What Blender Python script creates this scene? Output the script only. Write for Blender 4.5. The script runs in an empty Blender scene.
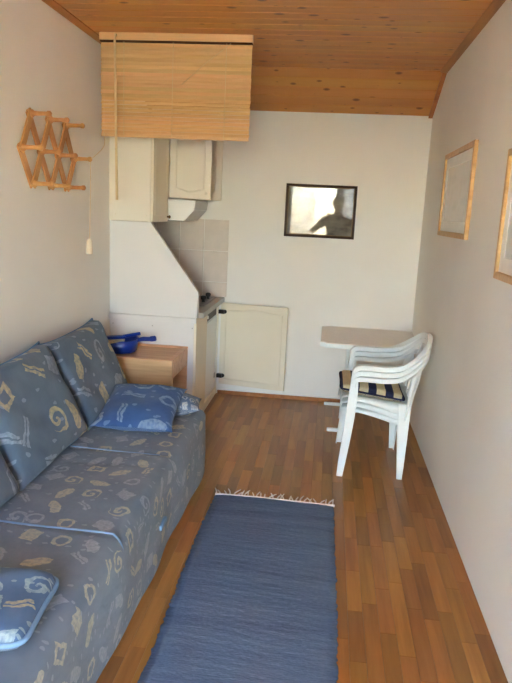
import bpy, bmesh, math, random
from mathutils import Vector, Matrix, Euler
random.seed(7)
scn = bpy.context.scene
C = scn.collection
PI = math.pi

# ------------------------------------------------------------------ camera
cd = bpy.data.cameras.new('camera'); cam = bpy.data.objects.new('camera', cd); C.objects.link(cam)
cd.sensor_fit = 'VERTICAL'; cd.sensor_height = 36.0; cd.lens = 640.0 * 36.0 / 683.0
cd.clip_start = 0.02
RT = ((0.9921672, 0.0686584, -0.1043564), (0.1157474, -0.1911356, 0.9747152), (0.0469761, -0.9791594, -0.1975855))
right = Vector((RT[0][0], RT[1][0], RT[2][0])); up = -Vector((RT[0][1], RT[1][1], RT[2][1])); fwd = Vector((RT[0][2], RT[1][2], RT[2][2]))
m4 = Matrix.Identity(4)
for i in range(3):
    m4[i][0] = right[i]; m4[i][1] = up[i]; m4[i][2] = -fwd[i]
m4.translation = (0, 0, 1.55)
cam.matrix_world = m4
scn.camera = cam

# ------------------------------------------------------------------ world, sun, exposure
w = bpy.data.worlds.new('sky'); scn.world = w; w.use_nodes = True
wn = w.node_tree; bg = wn.nodes['Background']
sky = wn.nodes.new('ShaderNodeTexSky'); sky.sky_type = 'NISHITA'; sky.sun_disc = False
sky.sun_elevation = math.radians(39); sky.sun_rotation = math.radians(236); sky.dust_density = 0.6; sky.ozone_density = 1.0
wn.links.new(sky.outputs[0], bg.inputs[0]); bg.inputs[1].default_value = 0.58
sl = bpy.data.lights.new('sun', 'SUN'); sun = bpy.data.objects.new('sun', sl); C.objects.link(sun)
sl.energy = 12.5; sl.angle = math.radians(0.6); sl.color = (1.0, 0.90, 0.70)
sun.rotation_euler = Vector((0.62, 0.52, -0.55)).to_track_quat('-Z', 'Y').to_euler()
vs = scn.view_settings
vs.view_transform = 'Standard'; vs.look = 'None'; vs.gamma = 1.0; vs.use_curve_mapping = False; vs.exposure = 4.5
scn.cycles.max_bounces = 14; scn.cycles.diffuse_bounces = 8; scn.cycles.transparent_max_bounces = 16
scn.cycles.sample_clamp_indirect = 6.0; scn.cycles.caustics_reflective = False; scn.cycles.caustics_refractive = False

XL, XR, YB, YF = -1.525, 0.715, 5.285, -1.0
ZC = 2.56
# sky portal at the balcony door (guides the sky's own light)
pl = bpy.data.lights.new('door_portal', 'AREA'); pl.shape = 'RECTANGLE'; pl.size = 1.48; pl.size_y = 2.2
pl.cycles.is_portal = True
po = bpy.data.objects.new('door_portal', pl); C.objects.link(po)
po.location = (-0.10, YF - 0.14, 1.13); po.rotation_euler = (PI / 2, 0, 0)

# ------------------------------------------------------------------ node helpers
class N:
    """small expression builder on math nodes"""
    def __init__(s, nt, sock): s.nt = nt; s.s = sock
    def _op(s, op, *o):
        n = s.nt.nodes.new('ShaderNodeMath'); n.operation = op
        for i, v in enumerate((s,) + o):
            if isinstance(v, N): s.nt.links.new(v.s, n.inputs[i])
            else: n.inputs[i].default_value = v
        return N(s.nt, n.outputs[0])
    def __add__(s, o): return s._op('ADD', o)
    def __sub__(s, o): return s._op('SUBTRACT', o)
    def __mul__(s, o): return s._op('MULTIPLY', o)
    def __truediv__(s, o): return s._op('DIVIDE', o)
    def lt(s, o): return s._op('LESS_THAN', o)
    def gt(s, o): return s._op('GREATER_THAN', o)
    def abs(s): return s._op('ABSOLUTE')
    def sin(s): return s._op('SINE')
    def cos(s): return s._op('COSINE')
    def frac(s): return s._op('FRACT')
    def sqrt(s): return s._op('SQRT')
    def pw(s, o): return s._op('POWER', o)
    def max(s, o): return s._op('MAXIMUM', o)
    def min(s, o): return s._op('MINIMUM', o)
    def at2(s, o): return s._op('ARCTAN2', o)

def srgb(r, g, b):
    f = lambda c: c / 12.92 if c <= 0.04045 else ((c + 0.055) / 1.055) ** 2.4
    return (f(r / 255), f(g / 255), f(b / 255), 1)

def base(name, col=(0.8, 0.8, 0.8, 1), rough=0.5, spec=0.5, metal=0.0):
    m = bpy.data.materials.new(name); m.use_nodes = True
    nt = m.node_tree; b = nt.nodes['Principled BSDF']
    b.inputs['Base Color'].default_value = col; b.inputs['Roughness'].default_value = rough
    b.inputs['Specular IOR Level'].default_value = spec; b.inputs['Metallic'].default_value = metal
    return m, nt, b

def node(nt, t, **kw):
    n = nt.nodes.new(t)
    for k, v in kw.items():
        if k.startswith('i_'):
            key = k[2:]; n.inputs[int(key) if key.isdigit() else key].default_value = v
        else: setattr(n, k, v)
    return n

def link(nt, a, b): nt.links.new(a, b)

def mapping(nt, src, scale=(1, 1, 1), loc=(0, 0, 0)):
    mp = node(nt, 'ShaderNodeMapping'); mp.inputs['Scale'].default_value = scale; mp.inputs['Location'].default_value = loc
    link(nt, src, mp.inputs[0]); return mp.outputs[0]

def noise(nt, vec, scale, detail=3, rough=0.55):
    n = node(nt, 'ShaderNodeTexNoise'); n.inputs['Scale'].default_value = scale; n.inputs['Detail'].default_value = detail
    n.inputs['Roughness'].default_value = rough; link(nt, vec, n.inputs['Vector']); return n.outputs[0]

def ramp(nt, fac, stops):
    r = node(nt, 'ShaderNodeValToRGB'); e = r.color_ramp.elements
    while len(e) < len(stops): e.new(0.5)
    for k, (p, c) in enumerate(stops): e[k].position = p; e[k].color = c
    link(nt, fac, r.inputs[0]); return r.outputs[0]

def mix(nt, fac, a, b, mode='MIX'):
    n = node(nt, 'ShaderNodeMix', data_type='RGBA', blend_type=mode)
    for s, v in ((n.inputs[0], fac), (n.inputs[6], a), (n.inputs[7], b)):
        if isinstance(v, N): v = v.s
        if isinstance(v, (float, int, tuple)): s.default_value = v
        else: link(nt, v, s)
    return n.outputs[2]

def bump(nt, b, h, strength=0.3, dist=0.01):
    n = node(nt, 'ShaderNodeBump'); n.inputs['Strength'].default_value = strength; n.inputs['Distance'].default_value = dist
    link(nt, h, n.inputs['Height']); link(nt, n.outputs[0], b.inputs['Normal'])

def objco(nt): return node(nt, 'ShaderNodeTexCoord').outputs['Object']
def uvco(nt): return node(nt, 'ShaderNodeTexCoord').outputs['UV']

M = {}
def plain(name, col, rough=0.5, spec=0.5, metal=0.0, nscale=0, namt=0.06, bstr=0.0):
    m, nt, b = base(name, col, rough, spec, metal)
    f = noise(nt, objco(nt), nscale or 9, 4)
    dk = tuple(c * (1 - namt) for c in col[:3]) + (1,); lt = tuple(min(1, c * (1 + namt)) for c in col[:3]) + (1,)
    link(nt, ramp(nt, f, [(0.3, dk), (0.7, lt)]), b.inputs['Base Color'])
    if bstr: bump(nt, b, noise(nt, objco(nt), 60, 4), bstr, 0.004)
    M[name] = m; return m

plain('plaster', srgb(238, 235, 228), 0.95, 0.2, 0, 1.3, 0.03, 0.25)
plain('cabinet_white', srgb(230, 222, 206), 0.45, 0.4, 0, 3, 0.02)
plain('cabinet_cream', srgb(232, 222, 200), 0.45, 0.4, 0, 3, 0.02)
plain('melamine', srgb(220, 217, 214), 0.4, 0.4, 0, 3, 0.015)
plain('worktop', srgb(172, 165, 155), 0.45, 0.4, 0, 60, 0.12)
plain('plastic_white', srgb(232, 238, 236), 0.34, 0.5, 0, 4, 0.02)
plain('fridge_white', srgb(238, 238, 234), 0.3, 0.5, 0, 4, 0.01)
plain('table_top', srgb(236, 227, 216), 0.4, 0.5, 0, 40, 0.04)
plain('steel', srgb(165, 163, 160), 0.32, 0.5, 0.9, 20, 0.05)
plain('dark_metal', srgb(50, 46, 43), 0.4, 0.5, 0.6, 20, 0.1)
plain('hood_grey', srgb(178, 172, 164), 0.4, 0.5, 0.1, 20, 0.05)
plain('black', srgb(28, 27, 27), 0.45)
plain('blue_plastic', srgb(18, 52, 140), 0.32, 0.5, 0, 6, 0.06)
plain('bristle', srgb(205, 195, 165), 0.8, 0.2, 0, 90, 0.25)
plain('cord', srgb(222, 198, 154), 0.8, 0.2)
plain('tassel', srgb(215, 200, 175), 0.5)
plain('grout', srgb(232, 226, 218), 0.9, 0.2)
plain('tile', srgb(220, 207, 195), 0.22, 0.5, 0, 12, 0.05)
plain('subfloor', srgb(70, 42, 22), 0.8, 0.2)
plain('backing', srgb(80, 48, 22), 0.8, 0.2)
plain('fringe', srgb(240, 232, 224), 0.9, 0.1)
plain('skin', srgb(190, 140, 115), 0.55, 0.4)
plain('shirt', srgb(112, 112, 96), 0.9, 0.2, 0, 20, 0.1)
plain('trousers', srgb(60, 66, 80), 0.9, 0.2)
plain('hair', srgb(70, 58, 48), 0.8, 0.2, 0, 80, 0.3)
plain('balcony_stone', srgb(205, 196, 180), 0.9, 0.2, 0, 3, 0.06)
plain('ground', srgb(150, 150, 115), 1.0, 0.1, 0, 0.6, 0.2)
plain('pvc', srgb(238, 238, 236), 0.4)
plain('piping', srgb(120, 150, 180), 0.8, 0.2)
plain('dark_frame', srgb(62, 42, 30), 0.6, 0.2, 0, 30, 0.25)
plain('gilt', srgb(120, 98, 66), 0.6, 0.3, 0.2, 30, 0.15)

def wood(name, c0, c1, c2, axis, rough=0.4, knots=False, rnd=0.25, grain=1.0, spec=0.4):
    """axis = long direction of the grain; every piece differs by its object's random number"""
    m, nt, b = base(name, c1, rough, spec)
    oi = node(nt, 'ShaderNodeObjectInfo')
    co = objco(nt)
    off = node(nt, 'ShaderNodeVectorMath', operation='ADD'); link(nt, co, off.inputs[0])
    r = N(nt, oi.outputs['Random'])
    cx = node(nt, 'ShaderNodeCombineXYZ')
    for k, f in enumerate((37.0, 53.0, 71.0)): link(nt, (r * f).s, cx.inputs[k])
    link(nt, cx.outputs[0], off.inputs[1])
    sc = [22.0 * grain] * 3; sc[axis] = 1.6 * grain
    v = mapping(nt, off.outputs[0], tuple(sc))
    g = noise(nt, v, 1.0, 5, 0.6)
    col = ramp(nt, g, [(0.28, c0), (0.5, c1), (0.74, c2)])
    if knots:
        vo = node(nt, 'ShaderNodeTexVoronoi', voronoi_dimensions='2D', feature='F1'); vo.inputs['Scale'].default_value = 1.0; vo.inputs['Randomness'].default_value = 1.0
        link(nt, mapping(nt, off.outputs[0], (5.6, 9.0, 1.0)), vo.inputs['Vector'])
        kc = node(nt, 'ShaderNodeSeparateColor'); link(nt, vo.outputs['Color'], kc.inputs[0])
        kd = N(nt, vo.outputs['Distance']) + N(nt, kc.outputs[0]) * 0.24
        kn = ramp(nt, kd.s, [(0.08, (0.9, 0.9, 0.9, 1)), (0.14, (0.6, 0.6, 0.6, 1)), (0.19, (0, 0, 0, 1))])
        col = mix(nt, kn, col, (c0[0] * 0.30, c0[1] * 0.22, c0[2] * 0.2, 1))
    val = (r - 0.5) * (2 * rnd) + 1.0
    hs = node(nt, 'ShaderNodeHueSaturation'); link(nt, val.s, hs.inputs['Value']); link(nt, col, hs.inputs['Color'])
    link(nt, ((r * 13.7).frac() * 0.016 + 0.492).s, hs.inputs['Hue'])
    link(nt, hs.outputs[0], b.inputs['Base Color'])
    bump(nt, b, g, 0.12, 0.002)
    M[name] = m; return m

wood('floor_wood', srgb(142, 92, 40), srgb(164, 110, 52), srgb(178, 124, 62), 1, 0.34, False, 0.24, 1.0, 0.5)
wood('ceiling_pine', srgb(184, 118, 56), srgb(194, 129, 63), srgb(201, 138, 70), 0, 0.42, True, 0.06, 0.45)
wood('trim_wood', srgb(150, 92, 44), srgb(170, 108, 54), srgb(184, 122, 64), 1, 0.5, False, 0.06)
wood('pine_x', srgb(205, 150, 92), srgb(226, 176, 116), srgb(236, 192, 136), 0, 0.45, False, 0.05)
wood('pine_y', srgb(205, 150, 92), srgb(226, 176, 116), srgb(236, 192, 136), 1, 0.45, False, 0.05)
wood('beech', srgb(196, 146, 104), srgb(214, 166, 122), srgb(226, 182, 140), 0, 0.42, False, 0.04)
wood('bamboo', srgb(212, 170, 116), srgb(224, 184, 132), srgb(234, 198, 148), 0, 0.5, False, 0.10, 0.8)
wood('rack_wood', srgb(172, 118, 66), srgb(194, 140, 84), srgb(210, 158, 100), 2, 0.4, False, 0.08)
wood('frame_pine', srgb(188, 142, 86), srgb(206, 162, 104), srgb(218, 177, 120), 1, 0.4, False, 0.05)

def fabric(name, ground, ground2, cream, pale, scale=7.0, rough=0.9, dens=0.75):
    """printed cotton: scattered ovals, rings, open squares and short bars on a blue ground"""
    m, nt, b = base(name, ground, rough, 0.15)
    uv = uvco(nt)
    vo = node(nt, 'ShaderNodeTexVoronoi', voronoi_dimensions='2D', feature='F1')
    vo.inputs['Scale'].default_value = scale; vo.inputs['Randomness'].default_value = 0.55
    wob = node(nt, 'ShaderNodeTexNoise'); wob.inputs['Scale'].default_value = scale * 3; link(nt, uv, wob.inputs['Vector'])
    wv = node(nt, 'ShaderNodeVectorMath', operation='MULTIPLY_ADD'); link(nt, wob.outputs[1], wv.inputs[0])
    wv.inputs[1].default_value = (0.26 / scale,) * 3; link(nt, uv, wv.inputs[2])
    link(nt, wv.outputs[0], vo.inputs['Vector'])
    sub = node(nt, 'ShaderNodeVectorMath', operation='SUBTRACT'); link(nt, wv.outputs[0], sub.inputs[0]); link(nt, vo.outputs['Position'], sub.inputs[1])
    sx = node(nt, 'ShaderNodeSeparateXYZ'); link(nt, sub.outputs[0], sx.inputs[0])
    cc = node(nt, 'ShaderNodeSeparateColor'); link(nt, vo.outputs['Color'], cc.inputs[0])
    x0 = N(nt, sx.outputs[0]) * scale; y0 = N(nt, sx.outputs[1]) * scale
    ra, rb, rc = (N(nt, cc.outputs[k]) for k in range(3))
    a = ra * 6.28; ca = a.cos(); sa = a.sin()
    x = x0 * ca + y0 * sa; y = y0 * ca - x0 * sa
    d = (x * x + y * y).sqrt()
    oval = ((x * x * 5.0 + y * y).sqrt()).lt(0.42)
    ang = y.at2(x)
    spiral = ((d * 24.0 + ang).sin().gt(0.15)) * d.lt(0.36)
    ring = ((d - 0.22).abs()).lt(0.055)
    sq = x.abs().max(y.abs() * 1.3); square = sq.lt(0.30) * (sq.gt(0.17) + N(nt, cc.outputs[2]).gt(0.35)).min(1.0)
    bar = (x.abs().lt(0.34)) * ((y.abs() - 0.06).abs().lt(0.04))
    def sel(lo, hi): return rb.gt(lo) * rb.lt(hi)
    mask = oval * sel(0.0, 0.26) + spiral * sel(0.26, 0.42) + ring * sel(0.42, 0.54) + square * sel(0.54, 0.70) + bar * sel(0.70, 0.70 + 0.3 * dens)
    fine = noise(nt, uv, scale * 9, 4)
    mask = mask.min(1.0) * (N(nt, fine) * 2.2 - 0.35).min(1.0).max(0.0)
    motif = mix(nt, rc.gt(0.5), cream, pale)
    # small sprinkled marks between the motifs
    v2 = node(nt, 'ShaderNodeTexVoronoi', voronoi_dimensions='2D', feature='F1'); v2.inputs['Scale'].default_value = scale * 2.6
    link(nt, mapping(nt, wv.outputs[0], (1, 1.7, 1), (3.1, 1.7, 0)), v2.inputs['Vector'])
    c2 = node(nt, 'ShaderNodeSeparateColor'); link(nt, v2.outputs['Color'], c2.inputs[0])
    dots = N(nt, v2.outputs['Distance']).lt(0.2) * N(nt, c2.outputs[0]).gt(0.72)
    g = noise(nt, uv, 5.0, 4)
    gcol = ramp(nt, g, [(0.3, ground), (0.7, ground2)])
    col = mix(nt, (dots * 0.45), gcol, pale)
    col = mix(nt, (mask * 0.72), col, motif)
    link(nt, col, b.inputs['Base Color'])
    wr = noise(nt, uv, 9.0, 3)
    bump(nt, b, wr, 0.35, 0.02)
    b.inputs['Sheen Weight'].default_value = 0.15
    M[name] = m; return m

CREAM = srgb(196, 180, 132); PALE = srgb(160, 172, 184)
fabric('sofa_cloth', srgb(102, 112, 124), srgb(120, 128, 138), srgb(190, 180, 150), srgb(160, 163, 168), 8.2)
fabric('cushion_cloth', srgb(78, 93, 110), srgb(98, 112, 127), CREAM, srgb(150, 162, 176), 5.2)
fabric('pillow_cloth', srgb(48, 76, 122), srgb(66, 94, 140), srgb(140, 158, 180), srgb(130, 152, 184), 6.0)
fabric('roll_cloth', srgb(70, 92, 126), srgb(110, 126, 148), srgb(206, 204, 196), srgb(190, 196, 204), 16.0)
fabric('throw_cloth', srgb(66, 90, 122), srgb(88, 110, 138), CREAM, srgb(170, 182, 176), 8.0)

def rug_mat():
    m, nt, b = base('rug_weave', srgb(78, 92, 122), 0.95, 0.1)
    co = objco(nt)
    n1 = noise(nt, mapping(nt, co, (9, 95, 1)), 1.0, 5, 0.7)
    n2 = noise(nt, mapping(nt, co, (60, 160, 1)), 1.0, 2)
    n3 = noise(nt, mapping(nt, co, (1.2, 14, 1)), 1.0, 3)
    a = mix(nt, 0.4, n1, n2); a = mix(nt, 0.35, a, n3)
    link(nt, ramp(nt, a, [(0.30, srgb(62, 76, 98)), (0.46, srgb(94, 110, 135)), (0.66, srgb(120, 136, 158))]), b.inputs['Base Color'])
    bump(nt, b, mix(nt, 0.5, n1, n2), 0.5, 0.006)
    M['rug_weave'] = m
rug_mat()

def stripe_mat():
    m, nt, b = base('pad_stripe', srgb(190, 175, 140), 0.9, 0.1)
    sx = node(nt, 'ShaderNodeSeparateXYZ'); link(nt, uvco(nt), sx.inputs[0])
    f = (N(nt, sx.outputs[0]) * 9.6 + 0.35).frac().lt(0.48)
    n = noise(nt, objco(nt), 120, 3)
    beige = ramp(nt, n, [(0.3, srgb(186, 170, 134)), (0.7, srgb(206, 192, 158))])
    navy = ramp(nt, n, [(0.3, srgb(34, 36, 62)), (0.7, srgb(50, 52, 80))])
    link(nt, mix(nt, f, beige, navy), b.inputs['Base Color'])
    M['pad_stripe'] = m
stripe_mat()
plain('pad_navy', srgb(36, 38, 62), 0.9, 0.1)

def glazed_print(name, stops, scale, rough=0.03, spec=0.5):
    """a print behind glass: soft colour patches under a clear polished surface"""
    m, nt, b = base(name, (0.5, 0.5, 0.5, 1), rough, spec)
    n = noise(nt, mapping(nt, objco(nt), (1, 1, 1.6)), scale, 4)
    link(nt, ramp(nt, n, stops), b.inputs['Base Color'])
    M[name] = m
glazed_print('print_dark', [(0.35, srgb(84, 78, 70)), (0.5, srgb(110, 104, 94)), (0.68, srgb(132, 124, 112))], 6, 0.03, 0.32)
glazed_print('print_pale', [(0.35, srgb(216, 216, 210)), (0.5, srgb(230, 229, 224)), (0.68, srgb(222, 220, 212))], 5, 0.2, 0.3)
plain('passepartout', srgb(230, 228, 222), 0.3, 0.5)

def sheer_mat(name, f0, f1):
    m = bpy.data.materials.new(name); m.use_nodes = True; nt = m.node_tree; nt.nodes.clear()
    o = node(nt, 'ShaderNodeOutputMaterial'); t = node(nt, 'ShaderNodeBsdfTransparent'); tl = node(nt, 'ShaderNodeBsdfTranslucent'); df = node(nt, 'ShaderNodeBsdfDiffuse')
    tl.inputs[0].default_value = (0.86, 0.9, 0.95, 1); df.inputs[0].default_value = (0.86, 0.88, 0.9, 1)
    a = node(nt, 'ShaderNodeMixShader'); a.inputs[0].default_value = 0.35; link(nt, tl.outputs[0], a.inputs[1]); link(nt, df.outputs[0], a.inputs[2])
    s = node(nt, 'ShaderNodeMixShader')
    n = noise(nt, mapping(nt, objco(nt), (6, 6, 6)), 3.0, 4)
    link(nt, ramp(nt, n, [(0.4, (f0, f0, f0, 1)), (0.6, (f1, f1, f1, 1))]), s.inputs[0])
    link(nt, t.outputs[0], s.inputs[1]); link(nt, a.outputs[0], s.inputs[2]); link(nt, s.outputs[0], o.inputs[0])
    M[name] = m
sheer_mat('sheer', 0.45, 0.65)
sheer_mat('voile', 0.86, 0.94)
def pane_mat():
    m = bpy.data.materials.new('pane_glass'); m.use_nodes = True; nt = m.node_tree; nt.nodes.clear()
    o = node(nt, 'ShaderNodeOutputMaterial'); t = node(nt, 'ShaderNodeBsdfTransparent'); g = node(nt, 'ShaderNodeBsdfGlossy'); g.inputs['Roughness'].default_value = 0.02
    fr = node(nt, 'ShaderNodeFresnel'); fr.inputs[0].default_value = 1.45
    s = node(nt, 'ShaderNodeMixShader'); link(nt, fr.outputs[0], s.inputs[0]); link(nt, t.outputs[0], s.inputs[1]); link(nt, g.outputs[0], s.inputs[2]); link(nt, s.outputs[0], o.inputs[0])
    M['pane_glass'] = m
pane_mat()

# ------------------------------------------------------------------ mesh helpers
def add_box(bm, lo, hi, mat=None):
    vs_ = [bm.verts.new((x, y, z)) for x in (lo[0], hi[0]) for y in (lo[1], hi[1]) for z in (lo[2], hi[2])]
    if mat is not None:
        for v in vs_: v.co = mat @ v.co
    for f in ((0, 1, 3, 2), (4, 6, 7, 5), (0, 4, 5, 1), (2, 3, 7, 6), (0, 2, 6, 4), (1, 5, 7, 3)):
        bm.faces.new([vs_[i] for i in f])
    return vs_

def fin(name, bm, mat, parent=None, bevel=0.0, seg=2, smooth=False, loc=None):
    bmesh.ops.recalc_face_normals(bm, faces=bm.faces)
    if bevel:
        bmesh.ops.bevel(bm, geom=[e for e in bm.edges if len(e.link_faces) == 2 and e.calc_face_angle(0) > 0.5], offset=bevel, segments=seg, affect='EDGES', profile=0.5)
    me = bpy.data.meshes.new(name); bm.to_mesh(me); bm.free()
    if smooth:
        for p in me.polygons: p.use_smooth = True
    o = bpy.data.objects.new(name, me); C.objects.link(o)
    if mat: me.materials.append(M[mat] if isinstance(mat, str) else mat)
    if parent: o.parent = parent
    if loc: o.location = loc
    return o

def box(name, lo, hi, mat, parent=None, bevel=0.0, seg=2):
    """box with its origin at its own centre so that textures and bounds are local"""
    c = [(a + b) / 2 for a, b in zip(lo, hi)]
    bm = bmesh.new(); add_box(bm, [a - k for a, k in zip(lo, c)], [b - k for b, k in zip(hi, c)])
    return fin(name, bm, mat, parent, bevel, seg, loc=c)

def tube_into(bm, pts, r, n=8, cap=True, flat=None):
    """sweep a round (or flattened) section along points; r number or list"""
    pts = [Vector(p) for p in pts]; rings = []
    prev = None
    for i, p in enumerate(pts):
        t = (pts[min(i + 1, len(pts) - 1)] - pts[max(i - 1, 0)]).normalized()
        if prev is None:
            a = Vector((0, 0, 1)) if abs(t.z) < 0.9 else Vector((1, 0, 0))
            nrm = (a - t * a.dot(t)).normalized()
        else:
            nrm = (prev - t * prev.dot(t)).normalized()
        prev = nrm; bn = t.cross(nrm)
        ri = r[i] if isinstance(r, (list, tuple)) else r
        rings.append([bm.verts.new(p + (nrm * math.cos(k * 2 * PI / n) + bn * math.sin(k * 2 * PI / n)) * ri) for k in range(n)])
    for a, b in zip(rings, rings[1:]):
        for k in range(n): bm.faces.new((a[k], a[(k + 1) % n], b[(k + 1) % n], b[k]))
    if cap:
        bm.faces.new(rings[0]); bm.faces.new(rings[-1])

def tube(name, pts, r, mat, parent=None, n=8):
    bm = bmesh.new(); tube_into(bm, pts, r, n); return fin(name, bm, mat, parent, smooth=True)

def lathe_into(bm, prof, n=16, mat=None):
    rings = []
    for r, z in prof:
        rings.append([bm.verts.new((r * math.cos(k * 2 * PI / n), r * math.sin(k * 2 * PI / n), z)) for k in range(n)])
    for a, b in zip(rings, rings[1:]):
        for k in range(n): bm.faces.new((a[k], a[(k + 1) % n], b[(k + 1) % n], b[k]))
    bm.faces.new(rings[0]); bm.faces.new(rings[-1])
    if mat is not None:
        for rg in rings:
            for v in rg: v.co = mat @ v.co

def lathe(name, prof, mat, parent=None, n=16, xf=None):
    bm = bmesh.new(); lathe_into(bm, prof, n, xf); return fin(name, bm, mat, parent, smooth=True)

def prism_into(bm, poly, a0, a1, axis):
    """polygon (2-D) extruded along axis: 'x' -> poly in (y,z); 'y' -> (x,z); 'z' -> (x,y)"""
    def P(p, t): return {'x': (t, p[0], p[1]), 'y': (p[0], t, p[1]), 'z': (p[0], p[1], t)}[axis]
    A = [bm.verts.new(P(p, a0)) for p in poly]; B = [bm.verts.new(P(p, a1)) for p in poly]
    bm.faces.new(A); bm.faces.new(B[::-1])
    for i in range(len(poly)):
        j = (i + 1) % len(poly); bm.faces.new((A[i], B[i], B[j], A[j]))

def prism(name, poly, a0, a1, axis, mat, parent=None, bevel=0.0):
    bm = bmesh.new(); prism_into(bm, poly, a0, a1, axis); return fin(name, bm, mat, parent, bevel)

def spline(pts, n=8):
    """Catmull-Rom through points"""
    P = [Vector(p) for p in pts]; out = []
    for i in range(len(P) - 1):
        p0 = P[max(i - 1, 0)]; p1 = P[i]; p2 = P[i + 1]; p3 = P[min(i + 2, len(P) - 1)]
        for k in range(n):
            t = k / n
            out.append(0.5 * ((2 * p1) + (p2 - p0) * t + (2 * p0 - 5 * p1 + 4 * p2 - p3) * t * t + (3 * p1 - p0 - 3 * p2 + p3) * t ** 3))
    out.append(P[-1]); return out

def empty(name, loc=(0, 0, 0), rz=0.0):
    o = bpy.data.objects.new(name, None); C.objects.link(o); o.location = loc; o.rotation_euler = (0, 0, rz); o.empty_display_size = 0.05; return o

def tag(o, label, cat, group=None, kind=None):
    o['label'] = label; o['category'] = cat
    if group: o['group'] = group
    if kind: o['kind'] = kind
    return o

def struct(o, label=None):
    o['kind'] = 'structure'
    if label: o['label'] = label
    return o

def thing(name, label, cat, loc=(0, 0, 0), rz=0.0, group=None):
    return tag(empty(name, loc, rz), label, cat, group)

def adopt(o, parent):
    """parent without moving (both are placed in world units; parent only translated/rotated)"""
    bpy.context.view_layer.update()
    o.parent = parent; o.matrix_parent_inverse = parent.matrix_world.inverted(); return o

# ------------------------------------------------------------------ room shell
T = 0.12
floor = struct(box('floor', (XL - T, YF - T, -0.10), (XR + T, YB + T, -0.008), 'subfloor'), 'brown strip parquet floor')
PW, PL = 0.0605, 0.30
pm = {}
def plank_mesh(L):
    k = round(L, 3)
    if k not in pm:
        bm = bmesh.new(); add_box(bm, (-PW / 2 + 0.0005, -L / 2 + 0.0005, -0.008), (PW / 2 - 0.0005, L / 2 - 0.0005, 0.0))
        bmesh.ops.recalc_face_normals(bm, faces=bm.faces)
        me = bpy.data.meshes.new('plank'); bm.to_mesh(me); bm.free(); me.materials.append(M['floor_wood']); pm[k] = me
    return pm[k]
rest = bmesh.new(); npl = 0
x = XR - PW / 2
col = 0
while x > XL + PW / 2:
    y = YB - random.choice((0.06, 0.12, 0.18, 0.24, 0.30))
    segs = [(y, YB)]
    while y > YF:
        y2 = max(YF, y - random.choice((0.30, 0.36, 0.42, 0.48))); segs.append((y2, y)); y = y2
    for a, b in segs:
        L = b - a
        if L < 0.01: continue
        under_rug = (-0.50 < x < 0.085) and b < 3.22 and a > 1.15
        if x > -0.93 and b > 1.75 and not under_rug and not (x < -0.70 and b < 3.55):
            o = bpy.data.objects.new('plank', plank_mesh(L)); C.objects.link(o); o.parent = floor
            o.location = Vector((x, (a + b) / 2, 0.0)) - floor.location; npl += 1
        else:
            add_box(rest, (x - PW / 2 + 0.0005, a + 0.0005, -0.008), (x + PW / 2 - 0.0005, b - 0.0005, 0.0))
    x -= PW; col += 1
pr = fin('plank_field', rest, 'floor_wood', None); pr['kind'] = 'stuff'; pr.parent = floor; pr.location = -Vector(floor.location)

struct(box('wall_left', (XL - T, YF - T, -0.1), (XL, YB + T, 2.75), 'plaster'), 'white plastered wall behind the sofa')
wr = struct(box('wall_right', (XR, YF - T, -0.1), (XR + T, YB + T, 2.75), 'plaster'), 'white plastered wall with two pictures')
wb = struct(box('wall_back', (XL, YB, -0.1), (XR, YB + T, 2.75), 'plaster'), 'white plastered end wall')
# front wall with the balcony door opening
DX0, DX1, DZ1 = -0.84, 0.64, 2.26
bm = bmesh.new()
add_box(bm, (XL, YF - T, -0.1), (DX0, YF, 2.75)); add_box(bm, (DX1, YF - T, -0.1), (XR, YF, 2.75)); add_box(bm, (DX0, YF - T, DZ1), (DX1, YF, 2.75))
struct(fin('wall_front', bm, 'plaster'), 'white plastered wall around the balcony door')

# ceiling: flat part and a slope down to the end wall, tongue-and-groove boards across the room
YS, ZE = 4.79, 2.335
bm = bmesh.new()
prism_into(bm, [(YF, ZC + 0.018), (YS + 0.004, ZC + 0.018), (YB, ZE + 0.020), (YB, ZE + 0.30), (YF, ZC + 0.19)], XL, XR, 'x')
ceil = struct(fin('ceiling', bm, 'backing'), 'knotty pine boarded ceiling')
cw = 0.104
bm = bmesh.new(); hx = (XR - XL) / 2 - 0.002
prism_into(bm, [(-cw / 2 + 0.001, 0.018), (-cw / 2 + 0.001, 0.004), (-cw / 2 + 0.005, 0.0), (cw / 2 - 0.005, 0.0), (cw / 2 - 0.001, 0.004), (cw / 2 - 0.001, 0.018)], -hx, hx, 'x')
bmesh.ops.recalc_face_normals(bm, faces=bm.faces)
cme = bpy.data.meshes.new('ceiling_board'); bm.to_mesh(cme); bm.free(); cme.materials.append(M['ceiling_pine'])
xm = (XL + XR) / 2
y = YS - cw / 2
while y > YF - 0.02:
    o = bpy.data.objects.new('plank', cme); C.objects.link(o); o.parent = ceil; o.location = (xm, y, ZC); y -= cw
sl_len = math.hypot(YB - YS, ZC - ZE); sa = math.atan2(ZE - ZC, YB - YS); nsl = 5
for k in range(nsl):
    t = (k + 0.5) / nsl
    o = bpy.data.objects.new('plank', cme); C.objects.link(o); o.parent = ceil
    o.location = (xm, YS + (YB - YS) * t, ZC + (ZE - ZC) * t); o.rotation_euler = (sa, 0, 0); o.scale = (1, sl_len / nsl / cw, 1)
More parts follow.
